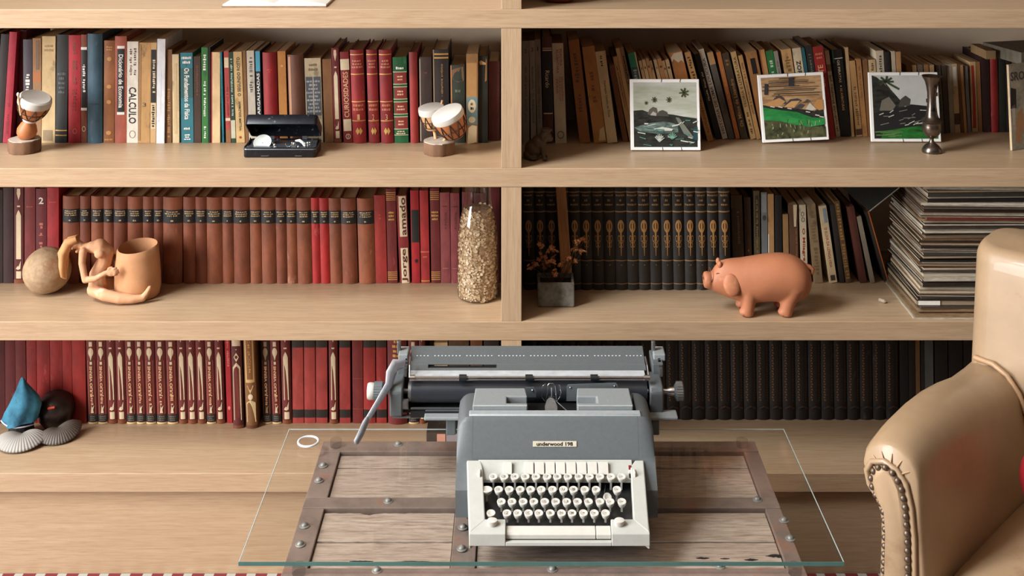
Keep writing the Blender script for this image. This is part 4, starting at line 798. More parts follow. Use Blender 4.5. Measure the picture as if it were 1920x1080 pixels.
# type guide, ribbon vibrator, card holders
def plate(pts, d_, th, name, mt, sl=0.0, **k):   # outline in pixels on a plane at distance d_, leaning by sl
    m = MB(); yref = max(p_[1] for p_ in pts)
    f = [P(x_, y_, d_ + sl*(yref-y_)) for x_, y_ in pts]; n = len(f)
    m.add(f + [p_ + Vector((0, th, 0)) for p_ in f], [tuple(range(n)), tuple(range(n, 2*n))] + [(i, (i+1) % n, n+(i+1) % n, n+i) for i in range(n)])
    return tb(name, m, mt, **k)
plate([(1022, 771), (1045, 771), (1045, 762), (1041, 752), (1036, 746.5), (1030, 746), (1025, 751), (1021.5, 762)], 2.262, .002, 'type_guide', STEEL, .0006)
for pts in ([(1022, 752), (1016, 744), (1015.5, 735), (1018, 723), (1022, 720), (1023, 733)], [(1044, 752), (1050, 744), (1052, 736), (1049, 722), (1044, 721), (1044, 735)]):
    tb('ribbon_vibrator', MB().tube([P(x_, y_, 2.30) for x_, y_ in pts], .0009, 6), CHROME)
tb('ribbon_vibrator', MB().tube([P(x_, y_, 2.298) for x_, y_ in ((1024, 749), (1026, 735), (1027, 722), (1030, 719), (1037, 719), (1040, 723), (1042, 736), (1043, 749))], .0012, 6), CHROME)
tb('type_bar', MB().tube([P(1034, 745, 2.296), P(1034, 727, 2.30)], .0011, 6), CHROME)
tb('type_bar', MB().tube([P(1028, 744, 2.295), P(1040, 744, 2.295)], .0009, 6), CHROME)
tb('type_bar', MB().tube([P(1037, 747, 2.29), P(1063, 770, 2.235)], .0009, 6), STEEL)
for a, b in ((991, 1018), (1050, 1080)):
    for i in range(5):
        x_ = a + (b-a)*(i+.5)/5
        tb('type_segment', MB().box(fx(x_-2, 2.225), fx(x_+2, 2.225), 2.219-D, 2.235-D, .574, .5925), STEEL)
plate([(1062, 752), (1120, 752), (1158, 752), (1158, 722), (1155, 718), (1066, 721), (1062.5, 725)], 2.303, .0015, 'card_holder', GREYB)
plate([(985, 745), (1005, 745), (1005, 731), (1001, 726), (985, 727)], 2.303, .0015, 'card_holder', GREYB)
for x_, y_ in ((1069, 727), (1152, 724), (998, 732)):
    tb('screw', MB().ball(P(x_, y_, 2.302), .0016, 8, 6), CHROME)
# carriage
pd = 2.340; pz = .583
px0, px1 = fx(772, pd), fx(1212, pd)
car = tb('carriage_frame', MB().box(fx(745, pd), fx(1238, pd), pd+.028-D, pd+.085-D, .545, .594).box(fx(745, pd), fx(1238, pd), pd-.012-D, pd+.03-D, .545, .556), BLK, bevel=.002)
cyl = lambda x0, x1, r, d_, z_, n=28: MB().tube([(x0, d_-D, z_), (x1, d_-D, z_)], r, n)
tb('platen', cyl(px0, px1, .021, pd, pz), PLAT, smooth=40)
tb('platen_collar', cyl(px0-.006, px0-.0002, .0195, pd, pz), STEEL, smooth=40)
tb('feed_strip', MB().box(px0, px1, pd-.0215-D, pd-.0195-D, .557, .5605), STEEL)
tb('scale_bar', MB().box(px0, fx(862, pd), pd-.03-D, pd-.024-D, .545, .555), BLK)
# paper table
ta, tz0, td, tz1 = 2.366, .613, 2.432, .6335
e = Vector((0, td-ta, tz1-tz0)); nn = Vector((0, -e.z, e.y)).normalized()
def ptab(x_, k, off): return Vector((x_, ta-D, tz0)) + e*k + nn*off
def pslab(x0, x1, k0, k1, o0, o1, name, mt, **kw):
    v = [ptab(x0, k0, o0), ptab(x1, k0, o0), ptab(x1, k1, o0), ptab(x0, k1, o0), ptab(x0, k0, o1), ptab(x1, k0, o1), ptab(x1, k1, o1), ptab(x0, k1, o1)]
    return tb(name, MB().add(v, [(0,1,2,3),(4,5,6,7),(0,1,5,4),(1,2,6,5),(2,3,7,6),(3,0,4,7)]), mt, **kw)
qx0, qx1 = fx(769, 2.40), fx(1208, 2.40)
sl0, sl1 = fx(803, 2.38), fx(931, 2.38)
pslab(qx0, qx1, .24, 1, -.003, 0, 'paper_table', GREYB, bevel=.001)
pslab(qx0, sl0, 0, .24, -.003, 0, 'paper_table', GREYB); pslab(sl1, qx1, 0, .24, -.003, 0, 'paper_table', GREYB)
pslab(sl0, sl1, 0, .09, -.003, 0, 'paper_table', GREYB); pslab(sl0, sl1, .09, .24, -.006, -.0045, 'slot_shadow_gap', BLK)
dot = MB().box(-.0014, .0014, -.0009, .0009, 0, .0003).mesh('scale_dot', flat((214, 216, 218)))
for i in range(64):
    x_ = 782 + i*(1202-782)/63
    if i % 9 == 4: continue
    o = link('scale_dot', dot, tw, ptab(fx(x_, 2.40), .58, .0002), (math.atan2(e.z, e.y), 0, 0)); o.matrix_parent_inverse = tw.matrix_basis.inverted()
# bail
bd, bz = 2.326, .6165
tb('paper_bail', MB().box(fx(768, 2.34), fx(1210, 2.34), 2.334-D, 2.363-D, .6120, .6140), mat('bail_strip', (190, 194, 198), .45, 0), bevel=.0005)
tb('paper_bail', cyl(fx(776, bd), fx(1210, bd), .0026, bd, bz, 12), CHROME, smooth=40)
tb('paper_bail', cyl(fx(776, bd), fx(1210, bd), .0018, bd-.001, bz-.0045, 10), CHROME, smooth=40)
for x_ in (868, 992, 1114):
    tb('bail_roller', cyl(fx(x_-7, bd), fx(x_+7, bd), .0068, bd, bz-.001, 18), BLK, smooth=40)
    tb('bail_clip', cyl(fx(x_+7, bd), fx(x_+10, bd), .004, bd, bz-.001, 10), STEEL)
for x_ in (773, 1213):
    tb('bail_end', cyl(fx(x_-5, bd), fx(x_+5, bd), .006, bd, bz-.001, 16), CHROME, smooth=40)
for x_ in (768, 1216):
    tb('bail_arm', MB().tube([(fx(x_, 2.33), bd-D, bz), (fx(x_-1, 2.33), 2.345-D, .632), (fx(x_-2, 2.33), 2.37-D, .638)], .0016, 6), STEEL)
# carriage ends
el0, el1 = fx(733, pd), fx(757, pd)
def rside(x0, x1, name, mt, **k):
    return side([(pd-.026, .544), (pd-.028, .592), (pd-.02, .602), (pd+.03, .606), (pd+.05, .60), (pd+.05, .544)], x0, x1, name, mt, bevel=.003, smooth=40, **k)
rside(el0, el1, 'carriage_end', GREYB)
rside(fx(1216, pd), fx(1241, pd), 'carriage_end', GREYB)
tb('carriage_end_rail', MB().box(fx(738, pd), fx(790, pd), pd-.024-D, pd-.015-D, .5405, .5438), STEEL)
tb('line_gauge', MB().box(fx(751, 2.32), fx(766, 2.32), 2.316-D, 2.319-D, .5585, .578).box(fx(753, 2.32), fx(764, 2.32), 2.315-D, 2.316-D, .561, .5755), STEEL)
for x0_, x1_, nm in ((746, 766, 'margin_lever'), (1222, 1246, 'margin_lever')):
    tb('end_block', MB().box(fx(x0_, 2.38), fx(x1_-4, 2.38), 2.365-D, 2.43-D, .60, .626), GREYB, bevel=.002)
    tb('end_block', MB().box(fx(x0_+2, 2.40), fx(x1_, 2.40), 2.385-D, 2.425-D, .622, .636), GREYL, bevel=.002)
    tb(nm, MB().box(fx(x0_-1, 2.41), fx(x0_+6, 2.41), 2.402-D, 2.412-D, .628, .655), STEEL, bevel=.002)
    for j in range(4): tb('margin_stop', MB().box(fx(x0_+13, 2.37), fx(x0_+18, 2.37), 2.352+.011*j-D, 2.360+.011*j-D, .606, .622+.002*j), STEEL)
def knob(x0, x1, x2, sgn):
    ax = Matrix.Translation((x0, pd-D, pz)) @ Matrix.Rotation(sgn*math.pi/2, 4, 'Y')
    L = abs(x1-x0)
    return ax, L
xa, xb, xc = fx(720, pd), fx(702, pd), fx(688, pd)
ax, L = knob(xa, xb, xc, -1)
m = MB(); n = 48; pr = [(.014, 0), (.018, .003), (.018, L), (.014, L+.001)]
vsx = [((r*(1 if j % 2 else .95))*math.cos(2*math.pi*j/n), (r*(1 if j % 2 else .95))*math.sin(2*math.pi*j/n), z) for r, z in pr for j in range(n)]
m.add(vsx, [(i*n+j, i*n+(j+1) % n, (i+1)*n+(j+1) % n, (i+1)*n+j) for i in range(3) for j in range(n)] + [tuple(range(n)), tuple(range(3*n, 4*n))], ax)
kn = tb('platen_knob', m, GREYB)
tb('knob_cap', MB().lathe([(.0145, L), (.016, L+.003), (.016, L+.010), (.0145, L+.0135), (.004, L+.014)], 28, ax), KEYM, smooth=50)
tb('platen_shaft', cyl(xa-.0003, px0, .005, pd, pz, 12), STEEL, smooth=40)
xa, xb = fx(1263, pd), fx(1276, pd); ax, L = knob(xa, xb, xb, 1)
m = MB(); vsx = [((r*(1 if j % 2 else .94))*math.cos(2*math.pi*j/n), (r*(1 if j % 2 else .94))*math.sin(2*math.pi*j/n), z) for r, z in [(.008, 0), (.0185, .006), (.0185, L+.003), (.016, L+.005)] for j in range(n)]
m.add(vsx, [(i*n+j, i*n+(j+1) % n, (i+1)*n+(j+1) % n, (i+1)*n+j) for i in range(3) for j in range(n)] + [tuple(range(n)), tuple(range(3*n, 4*n))], ax)
tb('platen_knob', m, STEEL)
tb('platen_shaft', MB().tube([(px1, pd-D, pz), (fx(1250, pd), pd-D, pz), (fx(1256, pd), pd-D, pz), (xa+.002, pd-D, pz)], [.005, .005, .008, .009], 12), CHROME, smooth=40)
# carriage rails sticking out of the body
for x0_, x1_, fx0, fx1 in ((797, 862, 838, 856), (1214, 1268, 1219, 1233)):
    tb('carriage_rail', MB().box(fx(x0_, 2.32), fx(x1_, 2.32), 2.293-D, 2.3255-D, .547, .5535), GREYL, bevel=.002)
    tb('rail_bracket', MB().box(fx(fx0, 2.33), fx(fx1, 2.33), 2.30-D, 2.32-D, .515, .5468), GREYB, bevel=.002)
# return lever
lp = [P(757, 682, 2.345), P(741, 684, 2.335), P(733, 700, 2.325), P(729, 722, 2.315), P(710, 752, 2.295), P(690, 785, 2.275)]
lv = tb('return_lever', MB().tube(lp, [.008, .0125, .0125, .0095, .0066, .006], 10, flat=.5), mat('lever_metal', (190, 192, 200), .35, .5), smooth=60)
hp = [P(690, 783, 2.276), P(685, 793, 2.268), P(677, 812, 2.255), P(668, 829, 2.245), P(666, 832, 2.243)]
tb('lever_grip', MB().tube(hp, [.0055, .0085, .0088, .008, .004], 10, flat=.55), mat('grip_grey', (150, 152, 156), .4), lv, smooth=60)
# ---------------------------------------------------------------- rug
def rug_mat():
    m = bpy.data.materials.new('striped_rug'); m.use_nodes = True; N = m.node_tree.nodes; L = m.node_tree.links; b = N['Principled BSDF']; b.inputs['Roughness'].default_value = .95
    tc = N.new('ShaderNodeTexCoord'); wv = N.new('ShaderNodeTexWave'); wv.inputs['Scale'].default_value = 6.5; wv.inputs['Distortion'].default_value = 1.5; L.new(tc.outputs['Object'], wv.inputs[0])
    cr = N.new('ShaderNodeValToRGB'); cr.color_ramp.interpolation = 'CONSTANT'; cr.color_ramp.elements[0].color = lin((112, 34, 38)); cr.color_ramp.elements[1].color = lin((160, 158, 148)); cr.color_ramp.elements[1].position = .62
    L.new(wv.outputs[0], cr.inputs[0]); L.new(cr.outputs[0], b.inputs['Base Color']); return m
tag(MB().box(-1.5, 1.45, -1.6, .017, -.0198, -.006).build('rug', rug_mat(), bevel=.003), 'red and white striped rug along the bookcase base', 'rug')
# ---------------------------------------------------------------- armchair
LEA = mat('beige_leather', (164, 137, 107), 0.45, var=0.16, scale=9, bump=0.12, wear=((142, 115, 86), 6, 0.6), coat=.15)
PIP = mat('leather_piping', (176, 140, 104), 0.45, var=0.2)
NAIL = mat('brass_nail', (112, 96, 82), 0.4, 0.6, var=0.4, scale=100)
ea = R(44)
EB_ = Vector((math.sin(R(42.0)), math.cos(R(42.0)), 0)); EU = Vector((EB_.y, -EB_.x, 0)); EZ = Vector((0, 0, 1))
CO = Vector((0.640, -0.645, 0))
chair = thing('armchair', 'beige leather armchair with rolled arm and nailhead trim', 'armchair', (CO.x + .3, CO.y + .2, -.0058))
def CP(u, b, z): return CO + EU*u + EB_*b + EZ*z
def cb(name, m, mt, **k): return m.build(name, mt, chair, world=True, **k)
ATZ = lambda b: .646 - .030*min(1, b/.42) + .020*math.sin(math.pi*min(1, b/.42)) - .010*(1-min(1, b/.08))**2
def arm_sec(b, sh=0.0):          # closed outline of the arm at depth b, in (u, z): outer roll over to the inner face
    t = ATZ(b); k = min(1, b/.42); f = .010*(1-min(1, b/.03))
    r = .047 + .018*k
    pts = [(-.004, .06), (-.005, .3), (-.006, t-.125)]
    for i in range(10):
        a = math.pi*1.12 - i/9*math.pi*1.1
        pts.append((.012 + (r+.003)*math.cos(a)*1.05, t - r + r*math.sin(a)))
    pts += [(.068 + .03*k, t-.12), (.075 + .035*k, .42), (.075 + .03*k, .3), (.07, .06)]
    return [(u + (0.02-u)*sh, z + ((t-.1)-z)*sh*.3) for u, z in pts]
bs = [0, .004, .012, .03, .08, .16, .24, .32, .40, .47, .52]
rings = []
for i, b in enumerate(bs):
    s_ = [.12, .05, .01, 0, 0, 0, 0, 0, 0, 0, 0][i]
    rings.append([CP(u, b, z) for u, z in arm_sec(b, s_)])
cb('arm', MB().loft(rings), LEA, smooth=60, bevel=0)
# front panel of the arm
t0 = ATZ(0.0)
pan = [(.002, .06), (.004, .36), (.008, t0-.14), (.004, t0-.105), (-.016, t0-.082), (-.020, t0-.06), (-.012, t0-.042), (.006, t0-.034), (.024, t0-.040), (.038, t0-.058), (.046, t0-.09), (.050, t0-.14), (.052, .36), (.050, .06)]
n = len(pan); m = MB(); cen = (.018, .4)
fr = [CP(u, -.008, z) for u, z in pan]; bk = [CP(u, .012, z) for u, z in pan]
inn = [CP(u*.72 + .02*.28, -.017, z*.985 + .004) for u, z in pan]
m.add(bk + fr + inn, [(i, (i+1) % n, n+(i+1) % n, n+i) for i in range(n)] + [(n+i, n+(i+1) % n, 2*n+(i+1) % n, 2*n+i) for i in range(n)] + [tuple(range(2*n, 3*n))])
cb('arm_front_panel', m, LEA, smooth=50)
# gathered border around the roll: pleats
for a in (165, 140, 112, 84, 58, 30):
    c = (.012, t0-.053); r0, r1 = .026, .05
    p0 = CP(c[0] + r0*math.cos(R(a)), -.003, c[1] + r0*math.sin(R(a))); p1 = CP(c[0] + .040*math.cos(R(a)), -.0004, c[1] + .040*math.sin(R(a))); p2 = CP(c[0] + .0455*math.cos(R(a)), .006, c[1] + .0455*math.sin(R(a)))
    cb('pleat', MB().tube([p0, p1, p2], [.0013, .0012, .0004], 6), PIP, smooth=60)
cb('border_welt', MB().tube([CP(.02 + (u-.02)*1.22, -.004, z + (.005 if z > .55 else 0)) for u, z in pan], .005, 8), LEA, smooth=60)
nm = MB().ball((0, 0, 0), (.0056, .0056, .004), 10, 6).mesh('nail', NAIL, 60)
path = [Vector((u, z)) for u, z in pan]; acc = 0; last = None
seglen = []
pos = []
for i in range(len(path)-1):
    a, b = path[i], path[i+1]; L_ = (b-a).length; tcur = acc
    while tcur < L_:
        pos.append(a + (b-a)*(tcur/L_)); tcur += .0145
    acc = tcur - L_
for p_ in pos:
    if p_.y < .33: continue
    o = link('nail', nm, chair, CP(p_.x*.93 + .0014, -.0125, p_.y)); o.matrix_parent_inverse = chair.matrix_basis.inverted()
    o.rotation_euler = (R(90), 0, -R(42))
# backrest
def back_pt(u, v):               # front surface: u 0..1 across, v 0..1 up
    uu = .0 + .62*u; z = .38 + .515*v
    edge = min(u, 1-u); bul = .055*(1-math.exp(-edge*14)) + .02*math.sin(math.pi*v)
    b = .50 - bul + .07*v
    zr = z - .02*math.exp(-edge*30)*v
    return CP(uu, b, zr)
def back_ring(v, off=0):
    N = 28; out = []
    z = .30 + .543*v
    cap = 0.0 if v < .945 else .034*(1 - math.sqrt(max(0, 1-((v-.945)/.055)**2)))
    b0, b1 = .435 + .07*v + cap*.8, .60 + .09*v - cap*.8
    u0, u1 = -.040 + cap*.3, .66 - cap*.5
    rr = .045
    for k in range(4):
        cu = (u0+rr, u1-rr, u1-rr, u0+rr)[k]; cbb = (b0+rr, b0+rr, b1-rr, b1-rr)[k]; a0 = (180, 270, 0, 90)[k]
        for j in range(7):
            a = R(a0 + 90*j/6); out.append((cu + rr*math.cos(a), cbb + rr*math.sin(a)))
    # crown the front
    return [CP(u, b - (.03*math.sin(math.pi*min(1, max(0, (u-u0)/(u1-u0)))) if b < (b0+b1)/2 else 0), z) for u, b in out]
cb('backrest', MB().loft([back_ring(v) for v in (0, .2, .4, .6, .75, .88, .945, .96, .975, .987, .996, 1.0)]), LEA, smooth=60)
tq = ATZ(.42)
cb('piping', MB().tube([CP(*q_) for q_ in ((-.02, .474, tq+.006), (.02, .464, tq+.008), (.05, .458, tq-.004), (.075, .452, tq-.03), (.095, .449, tq-.075), (.108, .446, tq-.13), (.116, .443, .44))], .0055, 8), PIP, smooth=60)
# seat cushion and far arm, base
def seat(u, v):
    uu = .085 + .46*u; b = -.03 + .50*v; e = min(u, 1-u)*.46; f = min(v, 1-v)*.5
    return CP(uu, b, .395 + .04*(1-math.exp(-e*22))*(1-math.exp(-f*40)) + .012*math.sin(math.pi*u)*math.sin(math.pi*v))
cb('seat_cushion', MB().grid(seat, 24, 24).box(0, .46, 0, .5, .30, .39, Matrix(((EU.x, EB_.x, 0, CP(.085, -.03, 0).x), (EU.y, EB_.y, 0, CP(.085, -.03, 0).y), (0, 0, 1, 0), (0, 0, 0, 1)))), LEA, smooth=60)
M4 = Matrix(((EU.x, EB_.x, 0, CO.x), (EU.y, EB_.y, 0, CO.y), (0, 0, 1, 0), (0, 0, 0, 1)))
cb('base', MB().box(.05, .58, .0, .60, .05, .30, M4), LEA, bevel=.008)
cb('arm', MB().loft([[CP(.66 - u, b, z) for u, z in arm_sec(b)] for b in bs]), LEA, smooth=60)
for u, b in ((.02, .05), (.62, .05), (.05, .6), (.6, .6)):
    cb('leg', MB().lathe([(.016, -.0057), (.024, .055)], 14, Matrix.Translation(CP(u, b, 0))), mat('dark_leg', (60, 36, 22), .4), smooth=40)
# red cushion just in the frame
cq = CP(.31, .33, .545)
tag(MB().ball((0, 0, 0), (.078, .045, .076), 24, 16).build('cushion', mat('red_fabric', (170, 18, 32), .85, var=.3, scale=60, bump=.4), smooth=60), 'red knitted cushion at the right edge on the armchair seat', 'cushion')
cu = bpy.data.objects['cushion']; cu.location = CP(.207, .30, .518); cu.rotation_euler = (R(-18), 0, -R(42))
# ---------------------------------------------------------------- drums
LOGB = mat('bark_log', (128, 92, 66), .85, var=.5, scale=30, stretch=(1, 1, .25), bump=.5)
LOGT = mat('cut_log', (190, 174, 156), .8, var=.25, scale=40)
DRW = mat('drum_wood', (184, 112, 66), .5, var=.3, scale=16)
DRL = mat('drum_wood_pale', (206, 158, 112), .55, var=.25, scale=20)
SKIN = mat('drum_skin', (196, 190, 180), .6, var=.1, scale=20)
CORD = mat('dark_cord', (62, 44, 34), .8)
CORDW = mat('white_cord', (226, 220, 210), .7)
u_ = 2.82/F
def drum(parent, base, axis, prof, skin, rope_z, nrope, wood_, rope_r=.0011):
    ax = Vector(axis).normalized(); M = Matrix.Translation(base) @ ax.to_track_quat('Z', 'Y').to_matrix().to_4x4()
    inv = parent.matrix_basis.inverted()
    def pb(nm, m, mt, **k):
        o = m.build(nm, mt, parent, **k); o.matrix_parent_inverse = inv; return o
    pb('drum_body', MB().lathe(prof, 30, M), wood_, smooth=50)
    pb('drum_head', MB().lathe(skin, 30, M), SKIN, smooth=40)
    z0, z1 = rope_z
    def rad(z):
        for (r0, a), (r1, b) in zip(prof, prof[1:]):
            if a <= z <= b: return r0 + (r1-r0)*(z-a)/max(1e-6, b-a)
        return prof[-1][0]
    m = MB()
    for i in range(nrope):
        a = 2*math.pi*i/nrope; b = a + math.pi/nrope
        for s_ in (-1, 1):
            m.tube([M @ Vector(((rad(z1+(z0-z1)*k)+.001)*math.cos(a + s_*(b-a)*k), (rad(z1+(z0-z1)*k)+.001)*math.sin(a + s_*(b-a)*k), z1+(z0-z1)*k)) for k in (0, .25, .5, .75, 1)], rope_r, 5)
    for zz in (z0, (z0+z1)/2): m.tube([M @ Vector(((rad(zz)+.0012)*math.cos(2*math.pi*i/30), (rad(zz)+.0012)*math.sin(2*math.pi*i/30), zz)) for i in range(30)], rope_r*.9, 5, closed=True)
    pb('lacing', m, CORD, smooth=60)
    return M, pb
def logslice(parent, c, r, h, sx=1):
    inv = parent.matrix_basis.inverted(); n = 28; rn = random.Random(int(r*1e5))
    w_ = [r*(1 + rn.uniform(-.05, .05)) for _ in range(n)]
    m = MB(); m.loft([[Vector(c) + Vector((w_[j]*k*math.cos(2*math.pi*j/n)*sx, w_[j]*k*math.sin(2*math.pi*j/n), z)) for j in range(n)] for k, z in ((.97, 0), (1, .003), (1, h-.002))])
    o = m.build('bark', LOGB, parent, smooth=60); o.matrix_parent_inverse = inv
    o = MB().loft([[Vector(c) + Vector((w_[j]*.97*math.cos(2*math.pi*j/n)*sx, w_[j]*.97*math.sin(2*math.pi*j/n), z)) for j in range(n)] for z in (h-.0019, h)]).build('cut_face', LOGT, parent); o.matrix_parent_inverse = inv
d0 = DZ(291, ZB) + .034
b0 = Vector((XD(46, d0), d0-D, ZB+.0003))
o1 = thing('drum_ornament', 'miniature goblet drum mounted on a round log slice', 'ornament', b0)
logslice(o1, b0, .037, .031)
M, pb = drum(o1, b0 + Vector((.001, 0, .030)), (.33, -.2, 1), [(.006, 0), (.016, .004), (.0225, .014), (.0235, .024), (.019, .037), (.0125, .047), (.0115, .051), (.017, .056), (.028, .067), (.035, .082), (.0375, .096)],
    [(.0386, .095), (.0395, .103), (.038, .111), (.034, .114), (.027, .112), (.001, .111)], (.060, .096), 9, DRW, .0009)
pb('white_cord', MB().tube([M @ Vector((.0145*math.cos(2*math.pi*i/24), .0145*math.sin(2*math.pi*i/24), .052)) for i in range(24)], .0026, 6, closed=True), CORDW, smooth=60)
st = pb('drumstick', MB().tube([P(39, 216, d0-.055), P(34, 178, d0-.05)], .0022, 8), DRL, smooth=60)
pb('drumstick_tip', MB().ball(P(34, 177, d0-.05), (.0036, .0036, .005)), CORDW, smooth=60)
d0 = DZ(294, ZB) + .036
b0 = Vector((XD(824, d0), d0-D, ZB+.0003))
o2 = thing('drum_ornament', 'pair of miniature laced drums mounted on a log slice', 'ornament', b0)
logslice(o2, b0, .039, .030)
h1 = P(837, 211, d0-.03); a1 = Vector((-.36, -.26, .9)).normalized()
drum(o2, h1 - a1*.070, a1, [(.004, 0), (.020, .004), (.029, .014), (.036, .032), (.0392, .056)], [(.0396, .056), (.0402, .062), (.039, .0695), (.035, .071), (.001, .071)], (.010, .055), 11, DRW, .0011)
h2 = P(808, 200, d0+.03); a2 = Vector((-.12, -.12, 1)).normalized()
drum(o2, h2 - a2*.058, a2, [(.005, 0), (.018, .003), (.022, .012), (.028, .028), (.031, .046)], [(.0315, .042), (.032, .050), (.031, .0575), (.027, .0585), (.001, .0585)], (.01, .042), 10, DRL, .0010)
ow = MB().tube([P(830, 268, d0-.005), P(838, 255, d0-.002), h1 - a1*.05], .004, 8).tube([P(818, 268, d0+.006), h2 - a2*.05], .004, 8).build('support_peg', DRL, o2, smooth=60); ow.matrix_parent_inverse = o2.matrix_basis.inverted()
ow = MB().tube([h2 + Vector((.022, .01, -.01)), h2 + Vector((.027, .012, .013))], .0028, 8).build('drumstick', DRL, o2, smooth=60); ow.matrix_parent_inverse = o2.matrix_basis.inverted()
# ---------------------------------------------------------------- tin box
TIN = mat('black_tin', (26, 29, 36), .32, .3, var=.4, scale=90, wear=((130, 138, 152), 70, .6))  # pale speckle is wear and also stands in for bright glints
TINI = mat('tin_inside', (16, 16, 18), .5)
d0 = DZ(296, ZB); X0, X1 = XD(456, d0), XD(592, d0)
bxw, byd = X1-X0, .085
tin = thing('tin_box', 'open black hinged tin box holding small trinkets', 'box', ((X0+X1)/2, d0-D+byd/2, ZB+.0003))
def rrect(w_, d_, r, n=5):
    out = []
    for cx, cy, a0 in ((w_/2-r, -d_/2+r, -90), (w_/2-r, d_/2-r, 0), (-w_/2+r, d_/2-r, 90), (-w_/2+r, -d_/2+r, 180)):
        out += [(cx + r*math.cos(R(a0+90*i/n)), cy + r*math.sin(R(a0+90*i/n))) for i in range(n+1)]
    return out
def tray(w_, d_, r, h, t, M=None, flip=1):
    o = rrect(w_, d_, r); i_ = rrect(w_-2*t, d_-2*t, r-t); o2_ = rrect(w_-.003, d_-.003, r-.001)
    m = MB(); m.loft([[(x, y, 0) for x, y in o2_], [(x, y, .002) for x, y in o], [(x, y, h) for x, y in o], [(x, y, h) for x, y in i_], [(x, y, .003) for x, y in i_]], M=M)
    return m
tray(bxw, byd, .008, .024, .0016).build('tray', TIN, tin, smooth=40)
MB().lathe([(1, .0185), (1, .0195)], 4).mesh
rim = MB().loft([[(x, y, .0185) for x, y in rrect(bxw+.0016, byd+.0016, .009)], [(x, y, .0195) for x, y in rrect(bxw+.003, byd+.003, .009)], [(x, y, .021) for x, y in rrect(bxw+.0016, byd+.0016, .009)]]).build('rim', mat('tin_rim', (120, 126, 136), .3, .7), tin, smooth=40)
hinge = Matrix.Translation((0, byd/2, .0265)) @ Matrix.Rotation(R(-34), 4, 'X') @ Matrix.Translation((0, -byd/2, .026)) @ Matrix.Diagonal((1, 1, -1, 1))
tray(bxw, byd, .008, .024, .0016, hinge).build('lid', TIN, tin, smooth=40)
for x_ in (-.035, .045):
    MB().box(x_-.008, x_+.008, -byd/2-.0022, -byd/2-.0012, .004, .0056).build('catch', STEEL, tin)
    MB().box(x_-.006, x_+.006, byd/2-.003, byd/2+.004, .022, .030).build('hinge', STEEL, tin)
for x_ in (-bxw/2+.004, bxw/2-.004): MB().add([(x_, byd/2-.004, .018), (x_, byd/2-.06, .020), (x_, byd/2-.03, .034), (x_+.0008, byd/2-.004, .018), (x_+.0008, byd/2-.06, .020), (x_+.0008, byd/2-.03, .034)], [(0,1,2), (3,4,5), (0,1,4,3), (1,2,5,4), (2,0,3,5)]).build('stay', TINI, tin)
fy = d0-D
tz = ZB + .0035
def trinket(name, m, mt, label, sm=60): return tag(m.build(name, mt, smooth=sm), label, 'trinket', 'trinkets in the tin box')
PEARL = mat('pearl_shell', (206, 208, 200), .35, var=.15, scale=60)
SILV = mat('silver', (214, 212, 206), .25, .9, var=.2, scale=80)
cx_ = XD(492, d0+.03)
m = MB(); m.lathe([(.001, 0), (.016, .0012), (.0215, .004), (.0208, .0046), (.015, .002), (.001, .0012)], 26, Matrix.Translation((cx_, fy+.034, ZB+.026)) @ Matrix.Rotation(R(42), 4, 'X'), cap=False)
trinket('shell_disc', m, PEARL, 'round mother-of-pearl disc in the tin box')
m = MB().tube([(XD(508, d0), fy+.02, tz+.028), (XD(510, d0), fy+.022, tz+.020), (XD(514, d0), fy+.02, tz+.016), (XD(523, d0), fy+.018, tz+.014)], [.001, .0015, .003, .002], 8); m.ball((XD(512, d0), fy+.02, tz+.023), .0022)
trinket('earring', m, SILV, 'silver hook earring beside the pearl disc')
m = MB().tube([(XD(538, d0) + .008*math.cos(R(a)), fy+.02, tz+.026 + .008*math.sin(R(a))) for a in range(190, 375, 15)], .0009, 6); m.ball((XD(538, d0)+.008, fy+.02, tz+.027), .0018)
trinket('earring', m, SILV, 'thin silver hoop earring in the middle of the tin')
m = MB().box(-.005, .005, -.002, .002, 0, .012, Matrix.Translation((XD(547, d0), fy+.016, tz+.014)) @ Matrix.Rotation(R(20), 4, 'Y')); m.ball((XD(549, d0), fy+.016, tz+.026), .0035)
trinket('charm', m, SILV, 'chunky silver charm right of the hoop earring')
m = MB().tube([(XD(550, d0), fy+.026, tz+.03), (XD(558, d0), fy+.025, tz+.031), (XD(565, d0), fy+.023, tz+.026), (XD(568, d0), fy+.02, tz+.019)], [.002, .0038, .0038, .002], 10)
trinket('charm', m, PEARL, 'curved pale bead strand in the tin')
for i in range(3):
    m = MB()
    for j in range(3): m.ball((XD(570 + i*4, d0), fy+.016 + .003*i, tz+.016 + j*.0052), .0028, 8, 6)
    trinket('bead_strand', m, [SILV, PEARL, CHROME][i], ['leftmost silver bead strand at the right of the tin', 'middle pearl bead strand at the right of the tin', 'rightmost shiny bead strand at the right of the tin'][i])
m = MB().ball((XD(556, d0), fy+.018, tz+.016), (.003, .003, .005))
trinket('bead', m, PEARL, 'single pale teardrop bead in the tin')
